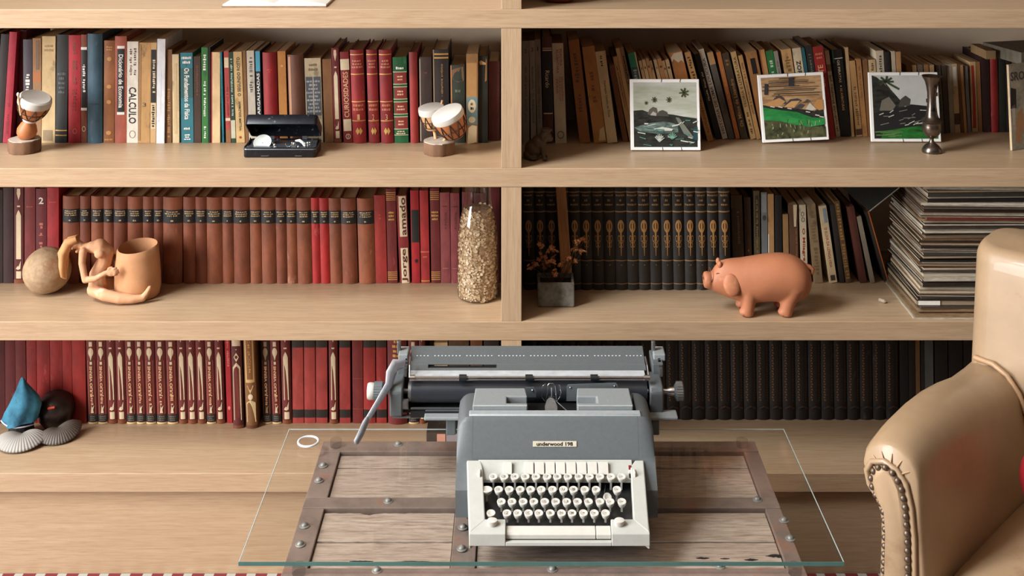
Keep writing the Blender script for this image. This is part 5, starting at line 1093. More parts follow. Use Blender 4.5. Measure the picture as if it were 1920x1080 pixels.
# ---------------------------------------------------------------- little dark animal figurine
d0 = DZ(301, ZB) + .012
o = thing('animal_figurine', 'small dark seated animal figurine in the divider shadow', 'figurine', (XD(1010, d0), d0-D, ZB+.001))
k_ = 2.83/F
def lp_(x, y): return ((x-1010)*k_, (300-y)*k_)
m = MB()
def be(x, y, rx, rz, yy=0, ry=None): a, b = lp_(x, y); b = max(b, rz*k_); m.ball((a, yy, b), (rx*k_, (ry or rx)*k_, rz*k_), 14, 10)
be(1001, 282, 17, 17, .004); be(1010, 270, 14, 14, .0); be(1022, 258, 12, 11, -.006); be(1030, 262, 7, 5, -.008); be(1024, 246, 11, 4, -.004)
be(992, 292, 11, 8, .0); be(1000, 297, 9, 3.4, -.012)
a, b = lp_(1017, 266); a2_, b2_ = lp_(1019, 299)
m.tube([(a, -.012, b), (a2_, -.016, b2_+.002)], [.007, .0045], 10); m.tube([(a, .008, b), (a2_, .004, b2_+.002)], [.007, .0045], 10); m.ball((a2_+.003, -.018, .0045), (.007, .005, .0044)); m.ball((a2_+.003, .003, .0045), (.007, .005, .0044))
FIG = mat('dark_clay', (84, 62, 40), .55, var=.4, scale=60)
m.build('body', FIG, o, remesh=.0022, sm=2)
for yy in (-.012, .006):
    a, b = lp_(1019, 249); MB().ball((a, yy, b), (.005, .002, .006)).build('ear', FIG, o, smooth=60)
# ---------------------------------------------------------------- paintings
WTILE = mat('white_tile', (246, 244, 238), .45, var=.06, scale=30)
WIRE = mat('wire', (70, 56, 44), .5, .5)
def painting(x0, x1, yb, yt, label, layers, roll=0.0, strokes=()):
    d0 = DZ(yb, ZB); wd_ = XD(x1, d0) - XD(x0, d0); hh = ZD(yt, d0+.024) - ZB
    t = thing('painting', label, 'painting', ((XD(x0, d0)+XD(x1, d0))/2, d0-D, ZB+.0004), (R(-9), 0, 0), 'small painted tiles')
    t.rotation_euler = (Matrix.Rotation(R(-9), 3, 'X') @ Matrix.Rotation(roll, 3, 'Y')).to_euler()
    if roll: t.location.z += abs(math.sin(roll))*wd_/2
    hh /= math.cos(R(9)); th = .007; t.location.z += th*math.sin(R(9)) + .0014
    MB().box(-wd_/2, wd_/2, 0, th, 0, hh).build('tile', WTILE, t, bevel=.0012)
    mg = .045
    def q(u, v, l): return ((-.5+mg+(1-2*mg)*u)*wd_, -.0002-.00012*l, (mg+(1-2*mg)*v)*hh)
    for l, (nm, c, pts) in enumerate(layers):
        c = c if isinstance(c, bpy.types.Material) else flat(c)
        MB().add([q(u, v, l+1) for u, v in pts], [tuple(range(len(pts)))]).build(nm, c, t)
    if strokes:
        byc = {}
        for c, pts, w0 in strokes:
            byc.setdefault(c, MB())
            for (a, b), (a2, b2) in zip(pts, pts[1:]):
                dx, dy = a2-a, b2-b; L_ = math.hypot(dx, dy) or 1; nx, ny = -dy/L_*w0/2, dx/L_*w0/2; l = len(layers)+2+len(byc)
                byc[c].add([q(a+nx, b+ny, l), q(a-nx, b-ny, l), q(a2-nx, b2-ny, l), q(a2+nx, b2+ny, l)], [(0,1,2,3)])
        for c, m in byc.items(): m.build('brush_strokes', flat(c), t)['kind'] = 'stuff'
    for u in (-.05, .22):
        for z, s_ in ((0, 1), (hh, -1)):
            MB().tube([(u*wd_, -.0006, z + s_*.007), (u*wd_+.001, -.0008, z), (u*wd_+.001, th, z-s_*.0008)], .0006, 5).build('wire_clip', WIRE, t)
    return t
SKY1 = mat('painted_sky', (196, 196, 188), .5, scale=12, c2=(160, 164, 140), stretch=(1, 1, 5))
SKY2 = mat('painted_dunes', (202, 166, 122), .5, scale=14, c2=(122, 84, 50), stretch=(1, 1, 6))
DK = mat('painted_dark', (52, 52, 44), .5, scale=45, c2=(14, 13, 12), stretch=(1, 1, 3))
SEA = mat('painted_sea', (120, 140, 130), .5, scale=40, c2=(14, 16, 15), stretch=(1, 1, 4))
GRN = mat('painted_meadow', (52, 150, 74), .5, scale=30, c2=(24, 110, 50), stretch=(1, 1, 3))
OLV = mat('painted_scrub', (96, 96, 60), .5, scale=55, c2=(30, 34, 22))
def jag(y0, y1, n, a, seed):
    r = random.Random(seed); return [(i/n, y0 + (y1-y0)*i/n + r.uniform(-a, a)) for i in range(n+1)]
full = [(0,0),(1,0),(1,1),(0,1)]
def palm(cx, cy, r): return [((60, 66, 34), [(cx, cy), (cx + r*math.cos(R(a)), cy + r*math.sin(R(a)))], r*.28) for a in (20, 75, 130, 185, 240, 285, 330)]
st1 = palm(.8, .84, .075) + palm(.33, .73, .045) + palm(.56, .73, .045) + palm(.2, .68, .03)
rn = random.Random(5)
for i in range(26):
    x_, y_ = rn.uniform(.03, .95), rn.uniform(.04, .42); st1.append(([(206, 204, 190), (70, 130, 110), (180, 190, 176), (40, 90, 76)][i % 4], [(x_, y_), (x_+rn.uniform(.03, .14), y_+rn.uniform(-.03, .03))], rn.uniform(.008, .02)))
for a in range(-50, 60, 18): st1.append(((200, 204, 190), [(.4, .08), (.4+.09*math.sin(R(a)), .08+.12*math.cos(R(a)))], .01)); st1.append(((120, 170, 146), [(.6, .12), (.6+.09*math.sin(R(a)), .12+.1*math.cos(R(a)))], .01))
painting(1183, 1314, 284, 151, 'white tile painted with small palms over a dark shore', [
 ('sky', SKY1, full), ('shore', DK, [(0,0),(1,0),(1,.44),(.78,.47),(.62,.5),(.4,.52),(.22,.54),(.14,.57),(0,.56)]),
 ('rock', (92, 84, 76), [(.22,.5),(.25,.58),(.31,.62),(.37,.6),(.39,.5)]), ('rock', (70, 64, 58), [(.36,.48),(.4,.55),(.46,.57),(.53,.54),(.56,.47)]), ('rock', (170, 164, 152), [(.26,.49),(.31,.55),(.36,.52),(.36,.48)]),
 ('water', SEA, [(0,.3),(.2,.36),(.5,.4),(.7,.34),(.7,.22),(.4,.2),(.1,.24)]), ('foam', (200, 200, 190), [(.3,.28),(.45,.31),(.62,.28),(.6,.25),(.4,.25)]),
 ('trunk', (110, 112, 100), [(.66,.46),(.72,.45),(.95,.14),(.9,.13),(.78,.22)]), ('deep_water', (16, 62, 70), [(.93,.12),(1,.1),(1,.32),(.95,.3)])], 0, st1)
st2 = []
for i in range(40):
    x_, y_ = rn.uniform(.03, .95), rn.uniform(.03, .26); st2.append(([(150, 150, 110), (60, 90, 50), (190, 186, 160)][i % 3], [(x_, y_), (x_+rn.uniform(-.02, .02), y_+rn.uniform(.02, .07))], .008))
for x_, y_ in ((.12, .53), (.25, .52), (.4, .49), (.7, .42), (.85, .36), (.92, .33)): st2.append(((216, 208, 194), [(x_, y_), (x_+.07, y_-.015)], .016))
for i in range(10): st2.append(([(58, 54, 52), (120, 84, 52)][i % 2], [(rn.uniform(0, .4), .97-i*.03), (rn.uniform(.5, 1), .97-i*.03+rn.uniform(-.02, .02))], .014))
st2 += [((44, 44, 50), [(.5, .98), (.49, .84)], .08), ((44, 44, 50), [(.08, .9), (.06, .72)], .05)]
pm = painting(1430, 1555, 270, 143, 'white tile painted with brown dunes above a green meadow', [
 ('sky', SKY2, full), ('dark_ground', DK, [(0,.0),(1,0),(1,.5),(.85,.42),(.6,.47),(.4,.5),(.2,.52),(0,.56)]),
 ('dune', (70, 62, 62), [(.12,.56),(.2,.66),(.28,.72),(.36,.66),(.4,.56)]), ('dune', (196, 146, 92), [(0,.56),(.16,.62),(.28,.66),(.38,.6),(.3,.53),(.12,.53)]),
 ('dune', (66, 60, 62), [(.34,.52),(.46,.63),(.58,.64),(.66,.6),(.5,.53)]), ('dune', (206, 158, 102), [(.34,.51),(.48,.6),(.62,.6),(.52,.5)]), ('dune', (70, 66, 66), [(.5,.48),(.62,.55),(.7,.53),(.64,.47)]),
 ('dune', (80, 70, 64), [(.66,.56),(.74,.62),(.8,.58)]), ('dune', (206, 196, 180), [(.7,.46),(.78,.56),(.88,.45),(.8,.43)]), ('dune', (190, 134, 76), [(.84,.5),(.9,.6),(1,.6),(1,.44),(.92,.43)]),
 ('meadow', GRN, [(0,.3),(.25,.29),(.5,.22),(.75,.17),(1,.2),(1,.3),(.8,.32),(.55,.42),(.3,.46),(0,.52)]), ('scrub', OLV, [(0,0),(1,0),(1,.17),(.75,.17),(.5,.22),(.25,.29),(0,.31)])], R(-2.8), st2)
st3 = []
for a in (0, 40, 80, 130, 170, 215, 320): st3.append(((50, 64, 36), [(.22, .9), (.22+.12*math.cos(R(a)), .9+.09*math.sin(R(a)))], .03))
st3 += [((50, 56, 36), [(.2, .88), (.36, .66)], .014), ((60, 72, 40), [(.28, .86), (.42, .78)], .03)]
for i in range(18):
    x_, y_ = rn.uniform(.05, .75), rn.uniform(.2, .45); st3.append(([(200, 196, 182), (120, 116, 104)][i % 2], [(x_, y_), (x_+rn.uniform(.05, .2), y_+rn.uniform(-.01, .05))], .012))
for x_, y_ in ((.9, .72), (.86, .66), (.93, .63), (.84, .6), (.97, .7)): st3.append(((34, 38, 26), [(x_, y_), (x_+.05, y_)], .06))
for i in range(10): st3.append(([(206, 208, 196), (70, 120, 60)][i % 2], [(rn.uniform(.05, .6), rn.uniform(.04, .2)),]*1 + [(rn.uniform(.05, .6), rn.uniform(.04, .2))], .006) if False else ((90, 130, 70), [(rn.uniform(0, .3), .03+.01*i), (rn.uniform(.3, .5), .03+.012*i)], .008))
painting(1634, 1765, 268, 138, 'white tile painted with dark hillside and lagoon behind vase', [
 ('sky', mat('painted_sky_grey', (200, 200, 194), .5, scale=10, c2=(176, 178, 172)), full), ('hill', DK, [(0,.4),(0,1),(.08,.97),(.2,.86),(.34,.72),(.44,.6),(.5,.5),(.5,.4)]),
 ('shore', (20, 19, 16), [(0,0),(1,0),(1,.5),(.8,.52),(.6,.54),(.5,.5),(.3,.46),(0,.4)]), ('rock', (70, 66, 58), [(.4,.5),(.44,.62),(.52,.68),(.6,.62),(.58,.52)]), ('rock', (110, 104, 92), [(.1,.44),(.14,.6),(.26,.66),(.36,.52),(.3,.44)]),
 ('lagoon', mat('painted_lagoon', (40, 120, 44), .5, scale=20, c2=(14, 40, 16), stretch=(1, 1, 4)), [(.1,0),(1,0),(1,.16),(.7,.2),(.4,.16),(.15,.12)])], 0, st3)
# ---------------------------------------------------------------- pewter vase
d0 = DZ(290, ZB) + .022; hv = .183
pv = [(.0225, 0), (.0235, .02), (.0225, .045), (.017, .085), (.009, .12), (.0052, .15), (.0048, .175), (.0062, .19), (.012, .205), (.0185, .245), (.0222, .30), (.0225, .345), (.021, .38), (.0225, .395), (.0262, .408), (.0235, .425), (.0165, .455), (.0135, .50), (.0108, .60), (.0100, .70), (.0108, .78), (.0130, .86), (.0165, .93), (.0225, .985), (.0235, 1.0), (.0215, .995), (.015, .93), (.009, .86)]
tag(MB().lathe([(r, z*hv) for r, z in pv], 36, Matrix.Identity(4)).build('bud_vase', mat('pewter', (128, 116, 106), .3, .95, var=.35, scale=60, wear=((60, 52, 46), 30, .55)), smooth=50), 'tall pewter bud vase with flared rim before a painting', 'vase').location = (XD(1747, d0), d0-D, ZB+.0003)
# ---------------------------------------------------------------- magazine and books in the right corner of the upper shelf
d0 = 2.83
MAGC = mat('magazine_cover', (196, 190, 176), .35, scale=14, c2=(60, 96, 84), stretch=(1, 1, 1))
mg_ = thing('magazine', 'colourful magazine leaning face-out at the right end of the upper shelf', 'magazine', (XD(1898, d0), d0-D, ZB+.0008), (R(-3), 0, R(28)))
MB().box(0, .2, 0, .006, 0, .205).build('pages', PAGES, mg_); MB().box(-.0005, .2005, -.0006, -.0001, 0, .2055).build('cover', MAGC, mg_)
v2, f2 = text_geo('SRO', .03); MB().add([(.004+.05*a_, -.0009, .165+.022*b_) for a_, b_ in v2], f2).build('title_lettering', BLK, mg_, fix=False)
for c, pts in (((190, 146, 104), [(.012, .02), (.03, .015), (.045, .06), (.04, .1), (.022, .085)]), ((30, 90, 70), [(.045, .02), (.09, .03), (.09, .12), (.055, .13)]), ((40, 34, 30), [(.0, .1), (.02, .1), (.022, .145), (.003, .15)]), ((206, 200, 190), [(.006, .06), (.014, .06), (.016, .11), (.004, .105)])):
    MB().add([(x, -.0008, z) for x, z in pts], [tuple(range(len(pts)))]).build('cover_picture', flat(c), mg_)
bk2 = thing('book', 'grey book lying flat across the books in the upper right corner', 'book', (XD(1905, 2.90), 2.90-D, 1.1275), (0, 0, R(14)))
MB().box(0, .24, -.02, .13, .0006, .030).build('cover', cloth((112, 104, 88)), bk2); m = MB()
for j in range(3):
    z = .008 + j*.007; x = .03
    while x < .2: m.box(x, x+.006, -.0206, -.0202, z, z+.003); x += .009
m.build('title_lettering', flat((176, 168, 146)), bk2)
tg = thing('book', 'tan pocket book lying on the dark volumes of the upper right corner', 'book', (XD(1858, 2.95), 2.95-D, 1.1275))
MB().box(-.012, .012, 0, .1, .0006, .022).build('cover', paper((150, 120, 80)), tg); MB().box(-.0115, .0115, .002, .1005, .002, .0206).build('pages', PAGES, tg)
# ---------------------------------------------------------------- coconut
d0 = DZ(549, ZS) + .002; k_ = d0/F
cn = thing('coconut', 'round brown dried coconut beside the clay figure', 'coconut', (XD(88, d0), d0-D, ZS+.0003))
r0 = 42*k_
CO_M = mat('coconut_husk', (176, 146, 112), .75, var=.35, scale=70, bump=.5, wear=((140, 104, 74), 12, .56))
m = MB()
def cpt(u, v):
    a = 2*math.pi*u; t = math.pi*v; s = 1 + .018*math.cos(3*a)*math.sin(t)
    seam = sum(math.exp(-((((a - c + math.pi) % (2*math.pi)) - math.pi)/.045)**2) for c in (3.95, 6.0, 1.8)); s -= .03*seam*math.sin(t)
    return (r0*s*math.sin(t)*math.cos(a)*1.03, r0*s*math.sin(t)*math.sin(a), r0*.995 - r0*s*math.cos(t))
m.grid(cpt, 96, 40); ob = m.build('husk', CO_M, cn, smooth=70)
# ---------------------------------------------------------------- clay figure holding a pot
CLAY = mat('pale_clay', (206, 152, 112), .75, var=.22, scale=25, bump=.25, wear=((222, 190, 164), 14, .58))
d0 = DZ(570, ZS) + .03; k_ = d0/F
fg = thing('clay_figure', 'terracotta figure with long hair hugging a clay pot', 'figurine', (XD(210, d0), d0-D, ZS+.0003))
def L3(x, y, yy=0.0): return Vector(((x-210)*k_, yy, (573-y)*k_))
n = 36; rings = []
for z_, r, cxo in ((0, 37, 0), (.004, 40, 0), (.026, 43, 0), (.052, 42.5, 0), (.08, 41, 0), (.10, 39.5, 0), (.117, 38.5, 0), (.120, 36, 0), (.115, 34.5, 0), (.09, 36.5, 0), (.02, 37, 0)):
    ring_ = []
    for j in range(n):
        a = 2*math.pi*j/n; sp = math.exp(-(((a-6.05+math.pi) % (2*math.pi)-math.pi)/.16)**2)*(z_/.120)
        rr = r*k_*(1 + .02*math.sin(3*a+1) + .10*sp); ring_.append(Vector(((252-210)*k_ + rr*math.cos(a), .022 + rr*math.sin(a)*.9, z_*1.0 + .006*math.sin(a+.6)*(z_/.120) + .004*sp)))
    rings.append(ring_)
MB().loft(rings).build('pot', mat('terracotta_pot', (198, 142, 98), .75, var=.2, scale=18, bump=.2), fg, smooth=60)
m = MB()
def limb(pts, rs): m.tube([L3(*p) for p in pts], [r*k_ for r in rs], 12); [m.ball(L3(*p), r*k_*.98, 10, 8) for p, r in zip(pts, rs)]
limb([(183, 548, .0), (181, 528, .006), (193, 505, .012), (196, 488, .010), (186, 476, .004), (172, 476, 0)], [17, 15, 14, 16, 15, 11])       # torso bent back
limb([(172, 476, 0), (156, 474, -.002), (150, 470, -.003)], [9, 6.5, 7])                                                                # neck
m.ball(L3(140, 468, -.003), (13*k_, 11*k_, 10*k_))                                                                                       # head
m.ball(L3(140, 474, -.016), (2.2*k_, 2*k_, 3*k_)); m.ball(L3(147, 482, -.006), (4*k_, 6*k_, 3*k_))                                      # nose, chin
limb([(160, 480, -.016), (160, 500, -.022), (168, 528, -.030)], [7.5, 6.5, 6])                                                            # upper arm
limb([(168, 529, -.030), (190, 524, -.036), (208, 514, -.036)], [6, 5.5, 4.8])                                                            # forearm
m.ball(L3(218, 513, -.036), (9*k_, 5*k_, 7.5*k_))                                                                                        # palm on the pot
for i, (dx, dy) in enumerate(((7, -8), (10, -4), (11, 0), (9, 4))): limb([(218, 513, -.036), (218+dx*.8, 513+dy*.9, -.039), (219+dx*1.15, 513+dy*1.1, -.035)], [3, 2.6, 2])
limb([(212, 512, -.037), (214, 505, -.038), (219, 503, -.036)], [3, 2.6, 2.2])                                                           # thumb
limb([(178, 552, -.012), (205, 557, -.030), (235, 561, -.036), (258, 563, -.034), (275, 563, -.028)], [12, 11, 10, 8, 6.5])             # near leg
limb([(275, 562, -.028), (282, 553, -.026), (287, 544, -.026)], [6.5, 5, 4])                                                              # foot, toes up
limb([(183, 550, .02), (205, 556, .04), (228, 560, .058)], [12, 11, 9])                                                                   # far leg round the pot
limb([(184, 480, .022), (198, 500, .034), (212, 512, .04)], [8, 6, 5])
m.ball(L3(190, 486, -.012), (10*k_, 8*k_, 8*k_))
m.build('figure', CLAY, fg, remesh=.0021, sm=3)
m = MB()
for i, (a_, yy) in enumerate(((0, -.016), (4, -.008), (-4, -.004), (2, .004), (7, -.012))):
    pts = [(146, 459, yy*.6), (132-a_*.3, 464, yy), (122-a_*.4, 484, yy), (121+a_*.2, 508, yy), (120+a_*.5, 528-abs(a_), yy*.5), (124, 535, 0)]
    m.tube([L3(*p) for p in pts], [6*k_, 8*k_, 7.5*k_, 6*k_, 4*k_, 1.5*k_], 10)
m.build('hair', mat('ochre_clay', (212, 156, 102), .75, var=.3, scale=30, bump=.4), fg, smooth=60)
# ---------------------------------------------------------------- bottle with flakes
d0 = DZ(571, ZS) + .047; k_ = d0/F
bt = thing('glass_bottle', 'clear glass bottle filled with pale dried flakes', 'bottle', (XD(896, d0), d0-D, ZS+.0003))
prof = [(33, 0), (37, 2), (38.5, 6), (38.8, 30), (38.8, 90), (37.5, 120), (34, 145), (28.5, 165), (25.5, 178), (24.5, 192), (24.5, 222), (26.5, 224), (26.5, 230), (24, 232)]
GB = thin_glass('bottle_glass', (0.96, 0.965, 0.955, 1), 1.2, .03)
MB().lathe([(r*k_, z*k_) for r, z in prof], 48, cap=False).add([(0, 0, .0004)] + [(33*k_*math.cos(2*math.pi*j/48), 33*k_*math.sin(2*math.pi*j/48), .0001) for j in range(48)], [(0, 1+j, 1+(j+1) % 48) for j in range(48)]).build('bottle_wall', GB, bt, smooth=60)
FLK = mat('flake', (206, 184, 152), .7, scale=60, c2=(160, 128, 92))
FLKC = mat('flake_mass', (164, 132, 96), .9, scale=160, c2=(92, 64, 40), bump=.6)
ip = [(r-3.2, z) for r, z in prof if 2 <= z <= 165]
MB().lathe([(.5*k_, 3*k_)] + [(r*k_, (z+1)*k_) for r, z in ip] + [(.5*k_, 169*k_)], 40, cap=False).build('flake_mass', FLKC, bt, smooth=60)['kind'] = 'stuff'
rn = random.Random(11); m = MB()
def prad(z):
    for (a, za), (b, zb) in zip(prof, prof[1:]):
        if za <= z <= zb: return a + (b-a)*(z-za)/max(.01, zb-za)
    return 30
for i in range(2600):
    z = rn.uniform(3, 168); a = rn.uniform(0, 2*math.pi); rr = (prad(z) - rn.uniform(1.5, 3.4))*k_
    s = rn.uniform(.0016, .0042)*(1 if rn.random() < .8 else 1.35); c = Vector((rr*math.cos(a), rr*math.sin(a), z*k_)); nrm = Vector((math.cos(a), math.sin(a), rn.uniform(-.5, .5))) + Vector((rn.uniform(-.5, .5), rn.uniform(-.5, .5), rn.uniform(-.3, .3)))
    q = nrm.to_track_quat('Z', 'Y'); e2 = rn.uniform(.45, 1)
    pts = [q @ Vector((s*math.cos(t)*1.0, s*e2*math.sin(t), 0)) + c for t in (0, 1.05, 2.09, 3.14, 4.19, 5.24)]
    for j, p_ in enumerate(pts):
        rl = math.hypot(p_.x, p_.y); mx_ = (prad(max(0, p_.z/k_)) - .8)*k_
        if rl > mx_: p_.x *= mx_/rl; p_.y *= mx_/rl
    m.add(pts, [(0,1,2,3,4,5)])
m.build('flakes', FLK, bt, fix=False)['kind'] = 'stuff'
# ---------------------------------------------------------------- flower box with dried flowers
d0 = DZ(577, ZS); X0, X1 = XD(1008, d0), XD(1077, d0)
pc = ((X0+X1)/2, d0-D+.034, ZS+.0003)
pt_ = thing('planter_box', 'small weathered grey square planter in the divider shadow', 'planter', pc)
wq = (X1-X0)/2; hq = .058
PLN = mat('weathered_stone', (136, 132, 122), .85, scale=30, c2=(70, 64, 54), bump=.5, wear=((96, 74, 52), 14, .6))
def sq(k, z): return [(-wq*k, -.033*k, z), (wq*k, -.033*k, z), (wq*k, .033*k, z), (-wq*k, .033*k, z)]
MB().loft([sq(.96, 0), sq(1, .004), sq(1, hq), sq(.86, hq), sq(.86, hq-.012)]).build('box', PLN, pt_, bevel=.002)
MB().box(-wq*.86, wq*.86, -.028, .028, hq-.013, hq-.011).build('soil', mat('soil', (44, 32, 22), .95, scale=90), pt_)
fl_ = thing('dried_flowers', 'bunch of small brown dried blossoms in the grey planter', 'flowers', (pc[0], pc[1], ZS + hq - .010))
BLO = mat('dried_petal', (214, 150, 96), .8, scale=60, c2=(160, 92, 50))
STM = mat('dried_stem', (92, 62, 36), .8)
m = MB()
for a in range(5):
    M_ = Matrix.Rotation(2*math.pi*a/5, 4, 'Z') @ Matrix.Translation((.0026, 0, 0)) @ Matrix.Rotation(R(25), 4, 'Y'); m.ball((0, 0, .001), (.0032, .0024, .0014), 6, 4, M_)
m.ball((0, 0, .0012), .0014, 6, 4)
blm = m.mesh('blossom', BLO, 60)
rn = random.Random(21); kf = (d0+.03)/F
cl = [((994, 507), 3), ((1006, 503), 4), ((1003, 513), 3), ((1012, 490), 3), ((1024, 513), 5), ((1022, 492), 6), ((1021, 502), 4), ((1031, 480), 5), ((1039, 474), 6), ((1014, 470), 3), ((1035, 494), 4), ((1042, 498), 2), ((1082, 462), 4), ((1090, 466), 5), ((1096, 465), 3), ((1086, 482), 6), ((1093, 483), 4), ((1078, 477), 3), ((1076, 497), 3), ((1066, 490), 4), ((1060, 505), 3), ((1052, 508), 3), ((1038, 517), 4), ((1046, 520), 2), ((1066, 502), 3)]
for (x_, y_), c in cl:
    yy = rn.uniform(-.02, .02); base = Vector(((x_-1042)*kf, yy, (577-y_)*kf - hq + .010))
    foot = Vector((base.x*.25, yy*.5, 0)); mid = (base+foot)/2 + Vector((rn.uniform(-.005, .005), 0, .006))
    MB().tube([foot, mid, base], .0007, 5).build('stem', STM, fl_, smooth=60)
    for i in range(c):
        link('blossom', blm, fl_, base + Vector((rn.uniform(-.007, .007), rn.uniform(-.007, .007), rn.uniform(-.006, .006))), (rn.uniform(-.9, 1.6), rn.uniform(-.8, .8), rn.uniform(0, 6)), (rn.uniform(.8, 1.25),)*3)
# wooden slat leaning before the encyclopedias
d1 = DZ(543, ZS) - .012
sl = MB(); z1_ = ZD(345, d1)
sl.add([(XD(1054, d1)+.0, d1-D-.008, ZS+.0003), (XD(1075, d1), d1-D-.008, ZS+.0003), (XD(1060, d1), d1-D-.008, z1_), (XD(1041.5, d1), d1-D-.008, z1_)] + [(XD(1054, d1), d1-D-.001, ZS+.0003), (XD(1075, d1), d1-D-.001, ZS+.0003), (XD(1060, d1), d1-D-.001, z1_), (XD(1041.5, d1), d1-D-.001, z1_)], [(0,1,2,3),(4,5,6,7),(0,1,5,4),(1,2,6,5),(2,3,7,6),(3,0,4,7)])
tag(sl.build('wooden_slat', wood('slat_wood', (206, 150, 94), (184, 128, 76), (160, 106, 62), (9, 9, .6), .6), bevel=.001), 'upright brown wooden slat propped against the black encyclopedias', 'slat')
# ---------------------------------------------------------------- terracotta pig
d0 = DZ(589, ZS) + .012; k_ = d0/F
pg = thing('pig_figurine', 'smooth terracotta pig standing on the middle right shelf', 'pig', (XD(1422, d0), d0-D, ZS+.0003))
TERR = mat('terracotta', (178, 112, 77), .6, var=.16, scale=14, bump=.06, wear=((196, 134, 98), 9, .58))
m = MB()
def pb_(x, y, rx, rz, ry=None, yy=0.0, rot=0.0):
    m.ball(((x-1422)*k_, yy*k_, (589-y)*k_), (rx*k_, (ry or rx)*k_, rz*k_), 20, 14, rot=Matrix.Rotation(R(rot), 3, 'Y') if rot else None)
prf = [(1319, 517, 540, 11), (1320.5, 514, 543, 14.5), (1326, 513, 545, 15.5), (1330.5, 514, 546, 15.5), (1333, 516, 547, 13.5), (1336, 511, 549, 15), (1342, 502, 552, 18), (1350, 495, 555, 21.5), (1360, 491, 559, 25), (1375, 489, 564, 30), (1390, 488, 568, 34), (1405, 486, 570, 37), (1425, 483, 568, 40), (1445, 480.5, 567, 41), (1465, 479.5, 568, 41), (1485, 482.5, 569, 40), (1500, 489.5, 565, 36), (1510, 498, 558, 29), (1516, 507, 549, 21), (1519.5, 518, 539, 11)]
def cm(p0, p1, p2, p3, t): return tuple(.5*((2*b) + (c-a)*t + (2*a-5*b+4*c-d)*t*t + (3*b-a-3*c+d)*t**3) for a, b, c, d in zip(p0, p1, p2, p3))
prf = [cm(prf[max(i-1, 0)], prf[i], prf[i+1], prf[min(i+2, len(prf)-1)], t/4) for i in range(len(prf)-1) for t in range(4)] + [prf[-1]]
m.loft([[((x-1422)*k_, hw*k_*math.cos(2*math.pi*j/48), (589-(yt+yb)/2 + (yb-yt)/2*math.sin(2*math.pi*j/48))*k_) for j in range(48)] for x, yt, yb, hw in prf])
for yy in (-19, 19):
    m.tube([((x-1422)*k_, yy*k_, (589-y)*k_) for x, y in ((1402, 535), (1400, 560), (1398, 578), (1397, 587.5))], [r*k_ for r in (17, 13.5, 12, 12)], 18); pb_(1395, 581, 13.5, 8, 12, yy)
    m.tube([((x-1422)*k_, yy*k_, (589-y)*k_) for x, y in ((1482, 535), (1474, 560), (1470, 577), (1469, 587.5))], [r*k_ for r in (22, 15, 12.5, 12)], 18); pb_(1467, 581, 13.5, 8, 12, yy)
m.build('body', TERR, pg, remesh=.0024, sm=16)
for s_ in (-1, 1):
    e_ = MB(); e_.ball(((1367-1422)*k_, s_*28.5*k_, (589-528)*k_), (15.5*k_, 6.5*k_, 20.5*k_), 18, 14, rot=Matrix.Rotation(R(-14), 3, 'Y') @ Matrix.Rotation(R(s_*12), 3, 'X'))
    e_.build('ear', TERR, pg, smooth=60)
    MB().ball(((1348-1422)*k_, s_*9*k_, (589-497)*k_), (4.5*k_, 5*k_, 6.5*k_)).build('ear_nub', TERR, pg, smooth=60)
    MB().tube([((1340-1422)*k_, s_*14.8*k_, (589-512)*k_), ((1343-1422)*k_, s_*16*k_, (589-510)*k_), ((1346-1422)*k_, s_*16.5*k_, (589-511)*k_)], .0007, 6).build('eye', mat('clay_groove', (110, 56, 38), .8), pg)
    MB().ball(((1318.6-1422)*k_, s_*5*k_, (589-524)*k_), (1.2*k_, 2*k_, 2.6*k_)).build('nostril', mat('clay_groove', (110, 56, 38), .8), pg)
    for hx in (1388, 1461):
        MB().tube([((hx+1-1422)*k_, (s_*19-9)*k_, 2.5*k_), ((hx+1-1422)*k_, (s_*19-8.5)*k_, 9*k_), ((hx+3-1422)*k_, (s_*19-7.5)*k_, 14*k_)], .0011, 6).build('hoof_cleft', mat('clay_groove', (110, 56, 38), .8), pg)
MB().tube([((1331-1422)*k_ , -15.4*k_*math.cos(R(a)), (589-522)*k_ + 15.4*k_*math.sin(R(a))) for a in range(-40, 221, 20)], .0009, 6).build('snout_groove', mat('clay_groove', (110, 56, 38), .8), pg)
MB().tube([((x-1422)*k_, yy*k_, (589-y)*k_) for x, y, yy in ((1508, 502, 0), (1517, 504, -2), (1523, 508, -4), (1521, 515, -6), (1516, 514, -3))], [5*k_, 4.6*k_, 4*k_, 3.4*k_, 2*k_], 10).build('tail', TERR, pg, smooth=60)
for x_ in (1424, 1435, 1446): MB().tube([((x_-1422)*k_, -2*k_, (589-483+(x_-1435)*.12)*k_-.001), ((x_+7-1422)*k_, -2*k_, (589-482.2+(x_-1435)*.12)*k_-.001)], .0008, 6).build('back_groove', mat('clay_groove', (110, 56, 38), .8), pg)
d0 = DZ(567, ZS)
stb = tag(MB().tube([(-.008, 0, .0045), (.006, -.004, .0045)], [.0045, .0042], 8).tube([(.0061, -.004, .0045), (.009, -.005, .0045)], [.0042, .001], 8).build('pencil_stub', mat('stub_wood', (170, 150, 128), .7), smooth=40), 'tiny pale stub lying on the shelf between pig and magazines', 'stub')
stb.location = (XD(1655, d0), d0-D, ZS+.0003); stb.rotation_euler = (0, 0, R(-35))
